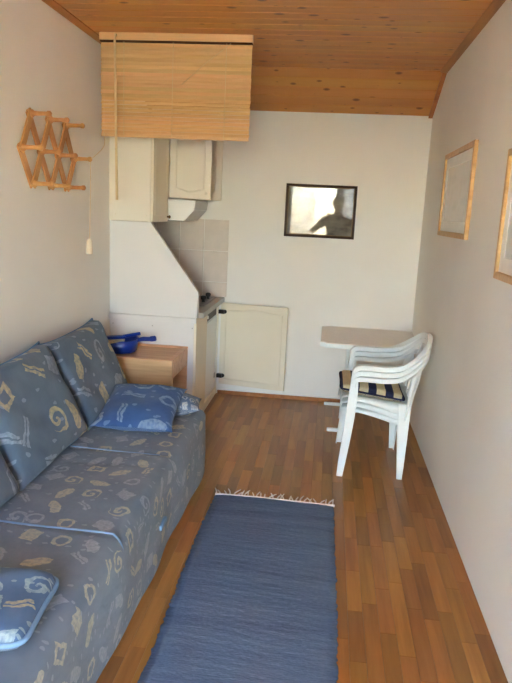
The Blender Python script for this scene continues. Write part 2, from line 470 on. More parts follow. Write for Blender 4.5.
# ceiling edge mouldings
bm = bmesh.new(); prism_into(bm, [(XL, ZC), (XL, ZC - 0.016), (XL + 0.014, ZC - 0.016), (XL + 0.045, ZC - 0.006), (XL + 0.045, ZC)], YF, YS, 'y')
struct(fin('trim_1', bm, 'trim_wood'), 'brown wooden moulding along the left ceiling edge')
bm = bmesh.new(); prism_into(bm, [(XR, ZC), (XR, ZC - 0.016), (XR - 0.014, ZC - 0.016), (XR - 0.045, ZC - 0.006), (XR - 0.045, ZC)], YF, YS, 'y')
struct(fin('trim_2', bm, 'trim_wood'), 'brown wooden moulding along the right ceiling edge')
for nme, xa, xb in (('trim_3', XR - 0.03, XR), ('trim_4', XL, XL + 0.03)):
    bm = bmesh.new(); prism_into(bm, [(YS - 0.01, ZC), (YB, ZE), (YB, ZE - 0.014), (YS - 0.01, ZC - 0.016)], xa, xb, 'x')
    struct(fin(nme, bm, 'trim_wood'), 'brown wooden moulding down the ceiling slope')
# wooden baseboards
struct(box('baseboard_back', (-0.88, YB - 0.014, 0.0), (XR, YB, 0.03), 'trim_wood'), 'low brown wooden skirting at the end wall')

# balcony door behind the photographer, its two leaves, sheer curtains, plus a balcony slab and ground added outside to bounce light
d1 = struct(empty('door_1', (0, YF - 0.06, 0)), 'white glazed double balcony door')
bm = bmesh.new()
for lo, hi in (((DX0, -0.05, 0), (DX0 + 0.05, 0.05, DZ1)), ((DX1 - 0.05, -0.05, 0), (DX1, 0.05, DZ1)), ((DX0 + 0.05, -0.05, DZ1 - 0.05), (DX1 - 0.05, 0.05, DZ1))): add_box(bm, lo, hi)
fin('door_frame', bm, 'pvc', d1)
midx = 0.12
for a, b in ((DX0 + 0.05, midx - 0.002), (midx + 0.002, DX1 - 0.05)):
    bm = bmesh.new()
    for lo, hi in (((a, -0.03, 0.01), (a + 0.07, 0.03, DZ1 - 0.052)), ((b - 0.07, -0.03, 0.01), (b, 0.03, DZ1 - 0.052)), ((a + 0.07, -0.03, 0.01), (b - 0.07, 0.03, 0.13)), ((a + 0.07, -0.03, DZ1 - 0.13), (b - 0.07, 0.03, DZ1 - 0.052))): add_box(bm, lo, hi)
    lf = fin('door_leaf', bm, 'pvc', d1)
    bm = bmesh.new(); add_box(bm, (a + 0.07, -0.004, 0.13), (b - 0.07, 0.004, DZ1 - 0.13)); fin('pane', bm, 'pane_glass', lf)
struct(box('balcony_bounce_slab', (-3.0, -3.4, -0.18), (3.0, YF - T, -0.06), 'balcony_stone'), 'unseen stone balcony slab added to bounce sunlight')  # unseen pale slab, added to throw warm light into the room
struct(box('ground', (-60, -120, -3.3), (60, -3.5, -3.2), 'ground'), 'unseen ground outside, added to bounce light')  # unseen plane, added to send light upwards through the door

def curtain(x0, x1, lab, mat):
    bm = bmesh.new(); nx, nz = 60, 6; g = []
    for i in range(nx + 1):
        t = i / nx; xx = x0 + (x1 - x0) * t
        g.append([bm.verts.new((xx + 0.006 * math.sin(t * 37 + j), YF + 0.075 + 0.026 * math.sin(t * 48) + 0.008 * math.sin(t * 21 + j * 0.6), 0.04 + (2.28 - 0.04) * j / nz)) for j in range(nz + 1)])
    for i in range(nx):
        for j in range(nz): bm.faces.new((g[i][j], g[i + 1][j], g[i + 1][j + 1], g[i][j + 1]))
    return tag(fin('sheer_curtain', bm, mat, smooth=True), lab, 'curtain', 'sheer curtains at the balcony door')
curtain(-0.90, -0.30, 'white sheer curtain mirrored at the left in the dark framed picture', 'sheer')
curtain(0.10, 0.70, 'white sheer curtain mirrored at the right in the dark framed picture', 'voile')
rod = thing('curtain_rod', 'white curtain rod above the balcony door', 'curtain rod')
tube('rod', [(-0.95, YF + 0.075, 2.30), (0.70, YF + 0.075, 2.30)], 0.012, 'pvc', rod)
for xx in (-0.85, 0.66): box('bracket', (xx - 0.01, YF, 2.285), (xx + 0.01, YF + 0.075, 2.30), 'pvc', rod)

# ------------------------------------------------------------------ kitchenette
YK, XFr, ZB = 4.35, -0.89, 0.80      # near side, front plane, base height
def panel_door_into(bm, w_, h_, t_):
    add_box(bm, (0, 0, 0), (w_, t_, h_))
def door_moulding(w_, h_, y_, inset=0.05, arch=0.035, r=0.004):
    """cathedral-arched bead around the raised field, in the plane y=y_"""
    a, b = inset, w_ - inset; pts = [(a, y_, inset), (a, y_, h_ - inset - arch)]
    top = []
    for k in range(13):
        t = k / 12; s = 0.5 - 0.5 * math.cos(2 * PI * t)
        top.append((a + (b - a) * t, y_, h_ - inset - arch + arch * s))
    return pts[:1] + top + [(b, y_, inset), (a, y_, inset)]

# base unit next to the nightstand
bu = thing('base_cabinet', 'white kitchen base cabinet with cream front beside the nightstand', 'cabinet', (0, 0, 0))
YM = 4.74
box('side_panel', (XL + 0.004, YK, 0.0), (XFr - 0.018, YK + 0.018, ZB), 'melamine', bu, 0.001)
box('side_panel', (XL + 0.004, YM - 0.018, 0.0), (XFr - 0.018, YM, ZB), 'melamine', bu)
box('bottom_panel', (XL + 0.004, YK + 0.018, 0.06), (XFr - 0.018, YM - 0.018, 0.08), 'melamine', bu)
box('front_panel', (XFr - 0.018, YK, 0.03), (XFr, YM - 0.003, ZB - 0.004), 'cabinet_cream', bu, 0.003)
tr = box('top_rail', (XL + 0.004, YK - 0.020, ZB - 0.032), (XFr, YK, ZB + 0.004), 'melamine', bu, 0.003)
for xx in (XL + 0.03, (XL + XFr) / 2, XFr - 0.03):
    lathe('screw_cap', [(0.004, 0), (0.004, 0.002), (0.002, 0.003)], 'hood_grey', bu, 10, Matrix.Translation((xx, YK, ZB - 0.07)) @ Matrix.Rotation(PI / 2, 4, 'X'))

# fridge unit with its door swung back against the end wall
fu = thing('fridge_cabinet', 'white kitchen base cabinet with its door swung open against the end wall', 'cabinet')
box('side_panel', (XL + 0.004, YM + 0.001, 0.0), (XFr - 0.002, YM + 0.018, ZB), 'cabinet_cream', fu, 0.001)
box('side_panel', (XL + 0.004, YB - 0.022, 0.0), (XFr - 0.002, YB - 0.004, ZB), 'cabinet_cream', fu, 0.001)
box('plinth', (XFr - 0.03, YM + 0.018, 0.0), (XFr - 0.004, YB - 0.022, 0.055), 'cabinet_cream', fu)
dw, dh = 0.575, 0.70
h0 = Vector((XFr + 0.022, YB - 0.045, 0.10)); ang = math.radians(-10.0)
bm = bmesh.new(); panel_door_into(bm, dw, dh, 0.018)
od = fin('door', bm, 'cabinet_cream', fu, 0.003); od.location = h0; od.rotation_euler = (0, 0, ang)
bm = bmesh.new(); tube_into(bm, door_moulding(dw, dh, 0.0, 0.045, 0.022), 0.004, 6); fin('panel_moulding', bm, 'cabinet_cream', od, smooth=True)
for zz in (0.075, dh - 0.075):
    bm = bmesh.new(); add_box(bm, (-0.012, -0.03, zz - 0.016), (0.035, 0.0, zz + 0.016)); lathe_into(bm, [(0.017, 0), (0.017, 0.006), (0.012, 0.009)], 14, Matrix.Translation((0.035, 0.0, zz)) @ Matrix.Rotation(PI / 2, 4, 'X'))
    fin('hinge', bm, 'dark_metal', od)
# built-in fridge inside
fr = thing('fridge', 'white built-in fridge with control strip darkened for shade inside the open cabinet', 'fridge')
box('body', (XL + 0.06, YM + 0.024, 0.062), (XFr - 0.06, YB - 0.028, 0.775), 'fridge_white', fr)
box('fridge_door', (XFr - 0.058, YM + 0.024, 0.062), (XFr - 0.012, YB - 0.028, 0.69), 'fridge_white', fr, 0.008, 3)
cp = box('control_strip', (XFr - 0.058, YM + 0.024, 0.694), (XFr - 0.02, YB - 0.028, 0.775), 'dark_metal', fr, 0.002)  # control strip; its dark colour also imitates shade below the worktop
lathe('knob', [(0.014, 0), (0.014, 0.01), (0.011, 0.014)], 'fridge_white', fr, 14, Matrix.Translation((XFr - 0.02, YM + 0.09, 0.735)) @ Matrix.Rotation(PI / 2, 4, 'Y'))
box('hinge_plate', (XFr - 0.012, YB - 0.10, 0.16), (XFr - 0.006, YB - 0.06, 0.20), 'hood_grey', fr)

# worktop and hob
wt = thing('worktop', 'grey-beige kitchen worktop behind the slanted white partition', 'worktop')
box('slab', (XL + 0.002, YK + 0.022, ZB + 0.002), (XFr + 0.04, YB - 0.012, ZB + 0.042), 'worktop', wt, 0.004)
box('edge_strip', (XFr + 0.040, YK + 0.024, ZB + 0.004), (XFr + 0.043, YB - 0.013, ZB + 0.040), 'steel', wt)
ZT = ZB + 0.042
hob = thing('gas_hob', 'steel two-burner hob with dark burner caps on the worktop', 'hob')
box('tray', (-1.36, 4.66, ZT), (-0.90, 5.18, ZT + 0.012), 'steel', hob, 0.004)
for bx_, by_ in ((-1.13, 4.80), (-1.13, 5.03)):
    lathe('burner', [(0.075, ZT + 0.012), (0.075, ZT + 0.02), (0.05, ZT + 0.024), (0.045, ZT + 0.036), (0.02, ZT + 0.04)], 'black', hob, 20, Matrix.Translation((bx_, by_, 0)))
for by_ in (4.80, 5.03):
    bm = bmesh.new()
    for k in range(4):
        bar = [Matrix.Translation((-1.13, by_, 0)) @ Matrix.Rotation(k * PI / 2 + PI / 4, 4, 'Z') @ Vector(p) for p in ((0.112, 0, ZT + 0.012), (0.112, 0, ZT + 0.046), (0.0, 0, ZT + 0.046))]
        tube_into(bm, bar, 0.004, 6)
    bmesh.ops.remove_doubles(bm, verts=bm.verts, dist=0.006)
    fin('pan_support', bm, 'steel', hob)
for by_ in (4.83, 5.02):
    lathe('knob', [(0.012, ZT + 0.012), (0.012, ZT + 0.03), (0.02, ZT + 0.032), (0.022, ZT + 0.052), (0.014, ZT + 0.06)], 'black', hob, 16, Matrix.Translation((-0.94, by_, 0)))

# slanted partition board standing on the base unit
pb = thing('partition_board', 'white partition board with a slanted edge beside the hob', 'board')
prism('board', [(XL + 0.004, ZB + 0.001), (XFr - 0.004, ZB + 0.001), (XFr + 0.004, 0.985), (-1.232, 1.449), (XL + 0.004, 1.449)], YK + 0.001, YK + 0.019, 'y', 'melamine', pb, 0.001)
bm = bmesh.new()
tube_into(bm, [(XFr + 0.0045, YK + 0.010, 0.81), (XFr + 0.0045, YK + 0.010, 0.983), (-1.229, YK + 0.010, 1.447)], 0.006, 6)
fin('edge_band', bm, 'hood_grey', pb, smooth=True)

# wall cabinets
XU = -1.215; ZU0, ZU1 = 1.452, 2.16
YN = 4.76
wa = thing('wall_cabinet', 'closed white wall cabinet above the slanted partition board', 'cabinet', group='wall cabinets')
box('body', (XL + 0.002, YK, ZU0), (XU - 0.019, YN - 0.002, ZU1), 'cabinet_white', wa, 0.001)
bm = bmesh.new(); add_box(bm, (0, 0, 0), (0.018, YN - 0.006 - YK, ZU1 - ZU0)); dA = fin('door', bm, 'cabinet_cream', wa, 0.003); dA.location = (XU - 0.018, YK + 0.002, ZU0)
lathe('knob', [(0.006, 0), (0.006, 0.012), (0.012, 0.016), (0.012, 0.022), (0.006, 0.026)], 'gilt', dA, 14, Matrix.Translation((0.018, YN - YK - 0.03, 0.035)) @ Matrix.Rotation(PI / 2, 4, 'Y'))
bm = bmesh.new(); tube_into(bm, [(0.018, p[0], p[2]) for p in door_moulding(YN - 0.006 - YK, ZU1 - ZU0, 0, 0.045)], 0.003, 6); fin('panel_moulding', bm, 'cabinet_cream', dA, smooth=True)
box('edge_strip', (XL + 0.002, YK - 0.004, ZU0), (XL + 0.022, YK, ZU1), 'cabinet_white', wa)
for zz in (ZU0 + 0.04,):
    for xx in (XL + 0.045, XU - 0.05):
        lathe('screw_cap', [(0.004, 0), (0.004, 0.002), (0.002, 0.003)], 'cabinet_cream', wa, 10, Matrix.Translation((xx, YK, zz)) @ Matrix.Rotation(PI / 2, 4, 'X'))

wbn = thing('wall_cabinet', 'white wall cabinet above the range hood with both doors open', 'cabinet', group='wall cabinets')
zb0 = 1.632
box('side_panel', (XL + 0.002, YN, zb0), (XU - 0.002, YN + 0.016, ZU1), 'cabinet_white', wbn)
box('side_panel', (XL + 0.002, YB - 0.020, zb0), (XU - 0.002, YB - 0.004, ZU1), 'cabinet_white', wbn)
box('bottom_panel', (XL + 0.002, YN + 0.016, zb0), (XU - 0.002, YB - 0.020, zb0 + 0.016), 'cabinet_white', wbn)
box('top_panel', (XL + 0.002, YN + 0.016, ZU1 - 0.016), (XU - 0.002, YB - 0.020, ZU1), 'cabinet_white', wbn)
box('back_panel', (XL + 0.002, YN + 0.016, zb0 + 0.016), (XL + 0.008, YB - 0.020, ZU1 - 0.016), 'cabinet_white', wbn)
box('shelf', (XL + 0.008, YN + 0.017, 1.89), (XU - 0.03, YB - 0.021, 1.905), 'cabinet_white', wbn)
lw, lh = 0.312, ZU1 - zb0 + 0.006
for k, (hy, rz) in enumerate(((YN + 0.008, 0.0), (YB - 0.055, 0.0))):
    bm = bmesh.new(); panel_door_into(bm, lw, lh, 0.018); lf = fin('door', bm, 'cabinet_white', wbn, 0.003)
    lf.location = (XU + 0.004, hy, zb0 - 0.006); lf.rotation_euler = (0, 0, rz)
    # bead is low: the arch hangs into the field at the lower edge, as on the photographed door
    pts = [(p[0], p[1], lh - p[2]) for p in door_moulding(lw, lh, 0.0, 0.05, 0.022)]
    bm = bmesh.new(); tube_into(bm, pts, 0.0045, 6); fin('panel_moulding', bm, 'cabinet_white', lf, smooth=True)
    if k == 0:
        lathe('knob', [(0.006, 0), (0.006, 0.010), (0.013, 0.014), (0.013, 0.020), (0.007, 0.024)], 'cabinet_white', lf, 16, Matrix.Translation((lw - 0.035, 0, 0.04)) @ Matrix.Rotation(PI / 2, 4, 'X'))

# range hood under the open wall cabinet
hd = thing('range_hood', 'white slim range hood with slanted visor greyed for shade under the open wall cabinet', 'range hood')
prism('body', [(XL + 0.004, zb0 - 0.016), (-1.02, zb0 - 0.016), (-1.03, 1.545), (-1.10, 1.462), (XL + 0.004, 1.462)], YN + 0.04, YB - 0.004, 'y', 'fridge_white', hd, 0.002)
prism('visor', [(-1.019, zb0 - 0.018), (-1.014, zb0 - 0.018), (-1.024, 1.547), (-1.029, 1.547)], YN + 0.055, YB - 0.006, 'y', 'hood_grey', hd)  # grey colour imitates shade on the hood's front
prism('visor', [(-1.029, 1.545), (-1.024, 1.545), (-1.094, 1.464), (-1.099, 1.464)], YN + 0.055, YB - 0.006, 'y', 'hood_grey', hd)  # lower slope, shade put into its grey as well
box('grease_filter', (XL + 0.05, YN + 0.07, 1.456), (-1.12, YB - 0.05, 1.462), 'steel', hd)

# splashback tiles on the end wall and on the left wall
bk = box('grout_bed', (XL, YB - 0.005, ZT), (-0.832, YB, 1.478), 'grout'); adopt(bk, wb)
bk2 = box('grout_bed', (XL, YK + 0.03, ZT), (XL + 0.002, YB - 0.005, 1.45), 'grout')
wl = bpy.data.objects['wall_left']; adopt(bk2, wl)
tm = {}
def tile_at(cx, cy, cz, w_, h_, axis, par):
    k = (round(w_, 3), round(h_, 3), axis)
    if k not in tm:
        bm = bmesh.new()
        if axis == 'y': add_box(bm, (-w_ / 2, -0.004, -h_ / 2), (w_ / 2, 0.004, h_ / 2))
        else: add_box(bm, (-0.004, -w_ / 2, -h_ / 2), (0.004, w_ / 2, h_ / 2))
        bmesh.ops.recalc_face_normals(bm, faces=bm.faces)
        bmesh.ops.bevel(bm, geom=bm.edges[:], offset=0.0012, segments=1, affect='EDGES')
        me = bpy.data.meshes.new('tile'); bm.to_mesh(me); bm.free(); me.materials.append(M['tile']); tm[k] = me
    o = bpy.data.objects.new('tile', tm[k]); C.objects.link(o); o.parent = par; o.location = Vector((cx, cy, cz)) - Vector(par.location)
tw, th, gp = 0.198, 0.250, 0.007
rows = [(1.474 - th, 1.474), (1.474 - 2 * th - gp, 1.474 - th - gp), (ZT + 0.003, 1.474 - 2 * th - 2 * gp)]
for a, b in rows:
    x1 = -0.836
    while x1 > XL + 0.02:
        x0 = max(x1 - tw, XL + 0.002); tile_at((x0 + x1) / 2, YB - 0.006, (a + b) / 2, x1 - x0, b - a, 'y', wb); x1 = x0 - gp
    y1 = YB - 0.014
    while y1 > YK + 0.06:
        y0 = max(y1 - tw, YK + 0.03); tile_at(XL + 0.004, (y0 + y1) / 2, (a + min(b, 1.45)) / 2, y1 - y0, min(b, 1.45) - a, 'x', wl); y1 = y0 - gp

# ------------------------------------------------------------------ bamboo blind hung from the ceiling in front of the kitchenette
YBL = 3.98; BX0, BX1 = -1.447, -0.530
bl = thing('bamboo_blind', 'bamboo slat blind hanging from the ceiling in front of the wall cabinets', 'blind')
box('headrail', (BX0 - 0.004, YBL - 0.022, 2.517), (BX1 + 0.004, YBL + 0.022, 2.559), 'bamboo', bl, 0.002)
box('rail_groove', (BX0, YBL - 0.018, 2.508), (BX1, YBL + 0.018, 2.517), 'backing', bl)
bm = bmesh.new(); hw = (BX1 - BX0) / 2
prism_into(bm, [(-0.0012, -0.0125), (0.0012, -0.0125), (0.0022, 0.0), (0.0012, 0.0125), (-0.0012, 0.0125), (-0.0002, 0.0)], -hw, hw, 'x')
bmesh.ops.recalc_face_normals(bm, faces=bm.faces)
sme = bpy.data.meshes.new('slat'); bm.to_mesh(sme); bm.free(); sme.materials.append(M['bamboo'])
z = 2.496; k = 0
while z > 1.985:
    o = bpy.data.objects.new('slat', sme); C.objects.link(o); o.parent = bl
    low = z < 2.19
    yy = YBL + (0.006 if low else 0.0) + random.uniform(-0.0008, 0.0008)
    o.location = ((BX0 + BX1) / 2 + random.uniform(-0.0015, 0.0015), yy, z)
    o.rotation_euler = (math.radians(-20 if not low else -34) , 0, 0)
    z -= 0.0205 if not low else 0.0215; k += 1
box('bottom_rail', (BX0, YBL - 0.004, 1.966), (BX1, YBL + 0.012, 1.984), 'bamboo', bl, 0.002)
for xx in (-1.30, -1.0, -0.68):
    tube('ladder_cord', [(xx, YBL - 0.016, 2.51), (xx, YBL - 0.014, 2.2), (xx, YBL - 0.008, 1.975)], 0.0018, 'cord', bl, 6)
tube('lift_cord', [(-0.655, YBL - 0.018, 2.508), (-0.80, YBL - 0.017, 2.40), (-0.945, YBL - 0.016, 2.275)], 0.0018, 'cord', bl, 6)
tube('tilt_wand', [(-1.345, YBL - 0.045, 2.545), (-1.345, YBL - 0.05, 2.50), (-1.328, YBL - 0.05, 1.585)], [0.003, 0.0075, 0.0085], 'cord', bl, 8)
box('wand_hook', (-1.350, YBL - 0.05, 2.535), (-1.340, YBL - 0.02, 2.547), 'cord', bl)

# pull cord looped over the coat-rack peg, with its tassel
pc = thing('pull_cord', 'thin blind pull cord looped over the rack peg with cream tassel', 'cord')
tube('cord_strand', spline([(-1.425, YBL - 0.01, 1.99), (-1.40, 3.90, 1.90), (-1.395, 3.70, 1.815), (-1.405, 3.69, 1.815)], 5), 0.0018, 'cord', pc, 6)
tube('cord_strand', spline([(-1.405, 3.69, 1.815), (-1.415, 3.71, 1.55), (-1.425, 3.72, 1.325)], 5), 0.0018, 'cord', pc, 6)
lathe('tassel', [(0.004, 0.06), (0.013, 0.05), (0.016, 0.0), (0.015, -0.012), (0.006, -0.014)], 'tassel', pc, 14, Matrix.Translation((-1.425, 3.72, 1.275)) @ Matrix.Scale(1.25, 4))

# ------------------------------------------------------------------ accordion peg rack on the left wall
rk = thing('coat_rack', 'wooden accordion coat rack with pegs on the left wall', 'coat rack')
yt = [3.15, 3.365, 3.58]; ym = [3.05, 3.26, 3.475, 3.69]; yb_ = [3.165, 3.38, 3.59]
zt, zm_, zb_ = 1.975, 1.805, 1.640
def lat(p, q, layer):
    a, b = Vector((0, p[0], p[1])), Vector((0, q[0], q[1])); d = b - a; L = d.length + 0.034; c = (a + b) / 2
    bm = bmesh.new(); add_box(bm, (-0.005, -0.023, -L / 2), (0.005, 0.023, L / 2))
    o = fin('lath', bm, 'rack_wood', rk, 0.003, 2)
    o.location = (XL + (0.012 if layer == 0 else 0.0235), c.y, c.z); o.rotation_euler = (-math.atan2(d.y, d.z), 0, 0)
# layer 0: laths falling to the right; layer 1: laths rising to the right
for k in range(3): lat((yt[k], zt), (ym[k + 1], zm_), 0) if k == 2 else lat((yt[k], zt), (yb_[k + 1], zb_), 0)
lat((ym[0], zm_), (yb_[0], zb_), 0)
for k in range(3): lat((yb_[k], zb_), (ym[k + 1], zm_), 1) if k == 2 else lat((yb_[k], zb_), (yt[k + 1], zt), 1)
lat((ym[0], zm_), (yt[0], zt), 1)
for (yy, zz) in [(a, zt) for a in yt] + [(a, zm_) for a in ym] + [(a, zb_) for a in yb_]:
    lathe('peg', [(0.019, 0.0), (0.019, 0.028), (0.012, 0.034), (0.0105, 0.06), (0.0105, 0.098), (0.014, 0.104), (0.0145, 0.116), (0.008, 0.122)], 'rack_wood', rk, 12,
          Matrix.Translation((XL + 0.006, yy, zz)) @ Matrix.Rotation(PI / 2, 4, 'Y'))

# ------------------------------------------------------------------ pictures
def picture(name, label, plane, a0, a1, z0, z1, fw, fmat, pmat, depth=0.02, mat_w=0.0, inner=None, tilt=0.0, cat='picture', group=None):
    """plane 'back' : a = x along the end wall; 'right' : a = y along the right wall"""
    W, H = a1 - a0, z1 - z0
    if plane == 'back': p = thing(name, label, cat, ((a0 + a1) / 2, YB - 0.001, z0)); p.rotation_euler = (tilt, 0, 0)
    else: p = thing(name, label, cat, (XR - 0.001, (a0 + a1) / 2, z0), -PI / 2, group)
    hw_ = W / 2
    for nm, q in (('frame_side', [(-hw_, 0), (-hw_ + fw, fw), (-hw_ + fw, H - fw), (-hw_, H)]), ('frame_side', [(hw_, 0), (hw_, H), (hw_ - fw, H - fw), (hw_ - fw, fw)]),
                  ('frame_rail', [(-hw_, 0), (hw_, 0), (hw_ - fw, fw), (-hw_ + fw, fw)]), ('frame_rail', [(-hw_, H), (-hw_ + fw, H - fw), (hw_ - fw, H - fw), (hw_, H)])):
        prism(nm, q, -depth, 0, 'y', fmat, p, 0.002)
    if inner:
        bm = bmesh.new(); t = 0.006; e = fw
        for lo, hi in (((-hw_ + e, -depth + 0.003, e), (-hw_ + e + t, -0.004, H - e)), ((hw_ - e - t, -depth + 0.003, e), (hw_ - e, -0.004, H - e)), ((-hw_ + e + t, -depth + 0.003, e), (hw_ - e - t, -0.004, e + t)), ((-hw_ + e + t, -depth + 0.003, H - e - t), (hw_ - e - t, -0.004, H - e))): add_box(bm, lo, hi)
        fin('inner_lip', bm, inner, p); fw += t
    g = mat_w
    if g:
        bm = bmesh.new()
        for lo, hi in (((-hw_ + fw, -0.008, fw), (-hw_ + fw + g, -0.003, H - fw)), ((hw_ - fw - g, -0.008, fw), (hw_ - fw, -0.003, H - fw)), ((-hw_ + fw + g, -0.008, fw), (hw_ - fw - g, -0.003, fw + g)), ((-hw_ + fw + g, -0.008, H - fw - g), (hw_ - fw - g, -0.003, H - fw))): add_box(bm, lo, hi)
        fin('passepartout', bm, 'passepartout', p)
    bm = bmesh.new(); add_box(bm, (-hw_ + fw + g, -0.006, fw + g), (hw_ - fw - g, -0.003, H - fw - g)); fin('glazed_print', bm, pmat, p)
    return p
picture('framed_picture', 'dark wooden framed picture under glass on the end wall', 'back', -0.379, 0.186, 1.372, 1.790, 0.019, 'dark_frame', 'print_dark', 0.022, 0.0, 'gilt')
picture('framed_picture', 'pine framed pale picture on the right wall nearer the end wall', 'right', 3.49, 4.37, 1.460, 1.965, 0.030, 'frame_pine', 'print_pale', 0.020, 0.06, group='pine framed pictures')
picture('framed_picture', 'pine framed picture cut off at the right edge of the photo', 'right', 1.93, 2.81, 1.325, 1.850, 0.030, 'frame_pine', 'print_pale', 0.020, 0.06, group='pine framed pictures')

# ------------------------------------------------------------------ sofa
SY0, SY1, SX0, SX1, SZ = 0.75, 3.63, -1.495, -0.655, 0.405
so = thing('sofa_bed', 'blue-grey printed sofa bed along the left wall', 'sofa')
def sofa_body():
    R = 0.055; prof = []   # (x, z, arc)
    n1 = 22
    for i in range(n1 + 1): prof.append((SX0 + (SX1 - R - SX0) * i / n1, SZ))
    for i in range(1, 9):
        a = i / 8 * PI / 2; prof.append((SX1 - R + R * math.sin(a), SZ - R + R * math.cos(a)))
    for i in range(1, 15): prof.append((SX1 + 0.006 * math.sin(i / 14 * PI), SZ - R - (SZ - R - 0.012) * i / 14))
    arc = [0.0]
    for a, b in zip(prof, prof[1:]): arc.append(arc[-1] + math.hypot(b[0] - a[0], b[1] - a[1]))
    ny = 180; ys = [SY0 + (SY1 - SY0) * j / ny for j in range(ny + 1)]
    Re = 0.07; ys = [y for y in ys if y < SY1 - Re] + [SY1 - Re + Re * math.sin(k / 8 * PI / 2) for k in range(9)]
    bm = bmesh.new(); uvl = bm.loops.layers.uv.new(); G = []; UV = {}
    for y in ys:
        d = 0.0
        if y > SY1 - Re: d = Re - math.sqrt(max(0, Re * Re - (y - SY1 + Re) ** 2))
        row = []
        for (x_, z_), s in zip(prof, arc):
            top = max(0, min(1, (z_ - 0.30) / 0.1)); zz = z_
            for yc, amp, wd in ((2.03, 0.010, 0.018), (2.80, 0.010, 0.016), (2.64, 0.006, 0.02), (1.2, 0.006, 0.03)):
                zz -= top * amp * math.exp(-((y - yc - 0.02 * math.sin(x_ * 5)) / wd) ** 2)
            zz += top * (0.005 * math.sin(x_ * 9 + y * 3.1) + 0.004 * math.sin(y * 7.3 - x_ * 4))
            xx = x_ + (1 - top) * (0.006 * math.sin(y * 6.1 + z_ * 5) + 0.004 * math.sin(y * 13 + 1)) * min(1, s / 0.6)
            dd = min(d, max(0, z_))
            if s > arc[n1]: xx -= d
            v = bm.verts.new((xx, y, max(0.012, zz - (d if z_ > SZ - R else 0)))); row.append(v); UV[v] = (s, y)
        G.append(row)
    for a, b in zip(G, G[1:]):
        for k in range(len(prof) - 1): bm.faces.new((a[k], b[k], b[k + 1], a[k + 1]))
    # end panel (towards the nightstand)
    back = bm.verts.new((SX0, SY1, 0.012)); UV[back] = (0, SY1 + SZ)
    f = bm.faces.new(G[-1] + [back])
    fr_ = bm.verts.new((SX0, SY0, 0.012)); UV[fr_] = (0, SY0 - SZ); bm.faces.new(G[0][::-1] + [fr_])
    for fc in bm.faces:
        for l in fc.loops: l[uvl].uv = UV[l.vert]
    return fin('seat_body', bm, 'sofa_cloth', so, smooth=True)
sofa_body()
def sofa_piping(yc, down):
    pts = [(SX0 + 0.28, yc + 0.012, SZ + 0.004), (-1.0, yc + 0.004, SZ + 0.001), (SX1 - 0.075, yc, SZ + 0.003), (SX1 - 0.03, yc - 0.004, SZ - 0.004), (SX1 - 0.004, yc - 0.012, SZ - 0.038)]
    if down: pts.append((SX1 + 0.004, yc - 0.018, SZ - 0.038 - down))
    tube('piping', spline(pts, 6), 0.0042, 'piping', so, 6)
sofa_piping(2.03, 0.05)
tube('piping', spline([(-1.18, 2.815, SZ - 0.002), (-0.95, 2.805, SZ - 0.003), (-0.73, 2.80, SZ - 0.003)], 6), 0.003, 'piping', so, 6)
bm = bmesh.new(); add_box(bm, (SX1 - 0.002, 2.50, 0.175), (SX1 + 0.016, 2.60, 0.20)); fin('pull_tab', bm, 'piping', so, 0.006, 3, True)
box('foot', (-1.40, 3.45, 0.0), (-1.34, 3.51, 0.014), 'black', so); box('foot', (-0.74, 3.45, 0.0), (-0.68, 3.51, 0.014), 'black', so)
box('foot', (-1.40, 0.85, 0.0), (-1.34, 0.91, 0.014), 'black', so); box('foot', (-0.74, 0.85, 0.0), (-0.68, 0.91, 0.014), 'black', so)

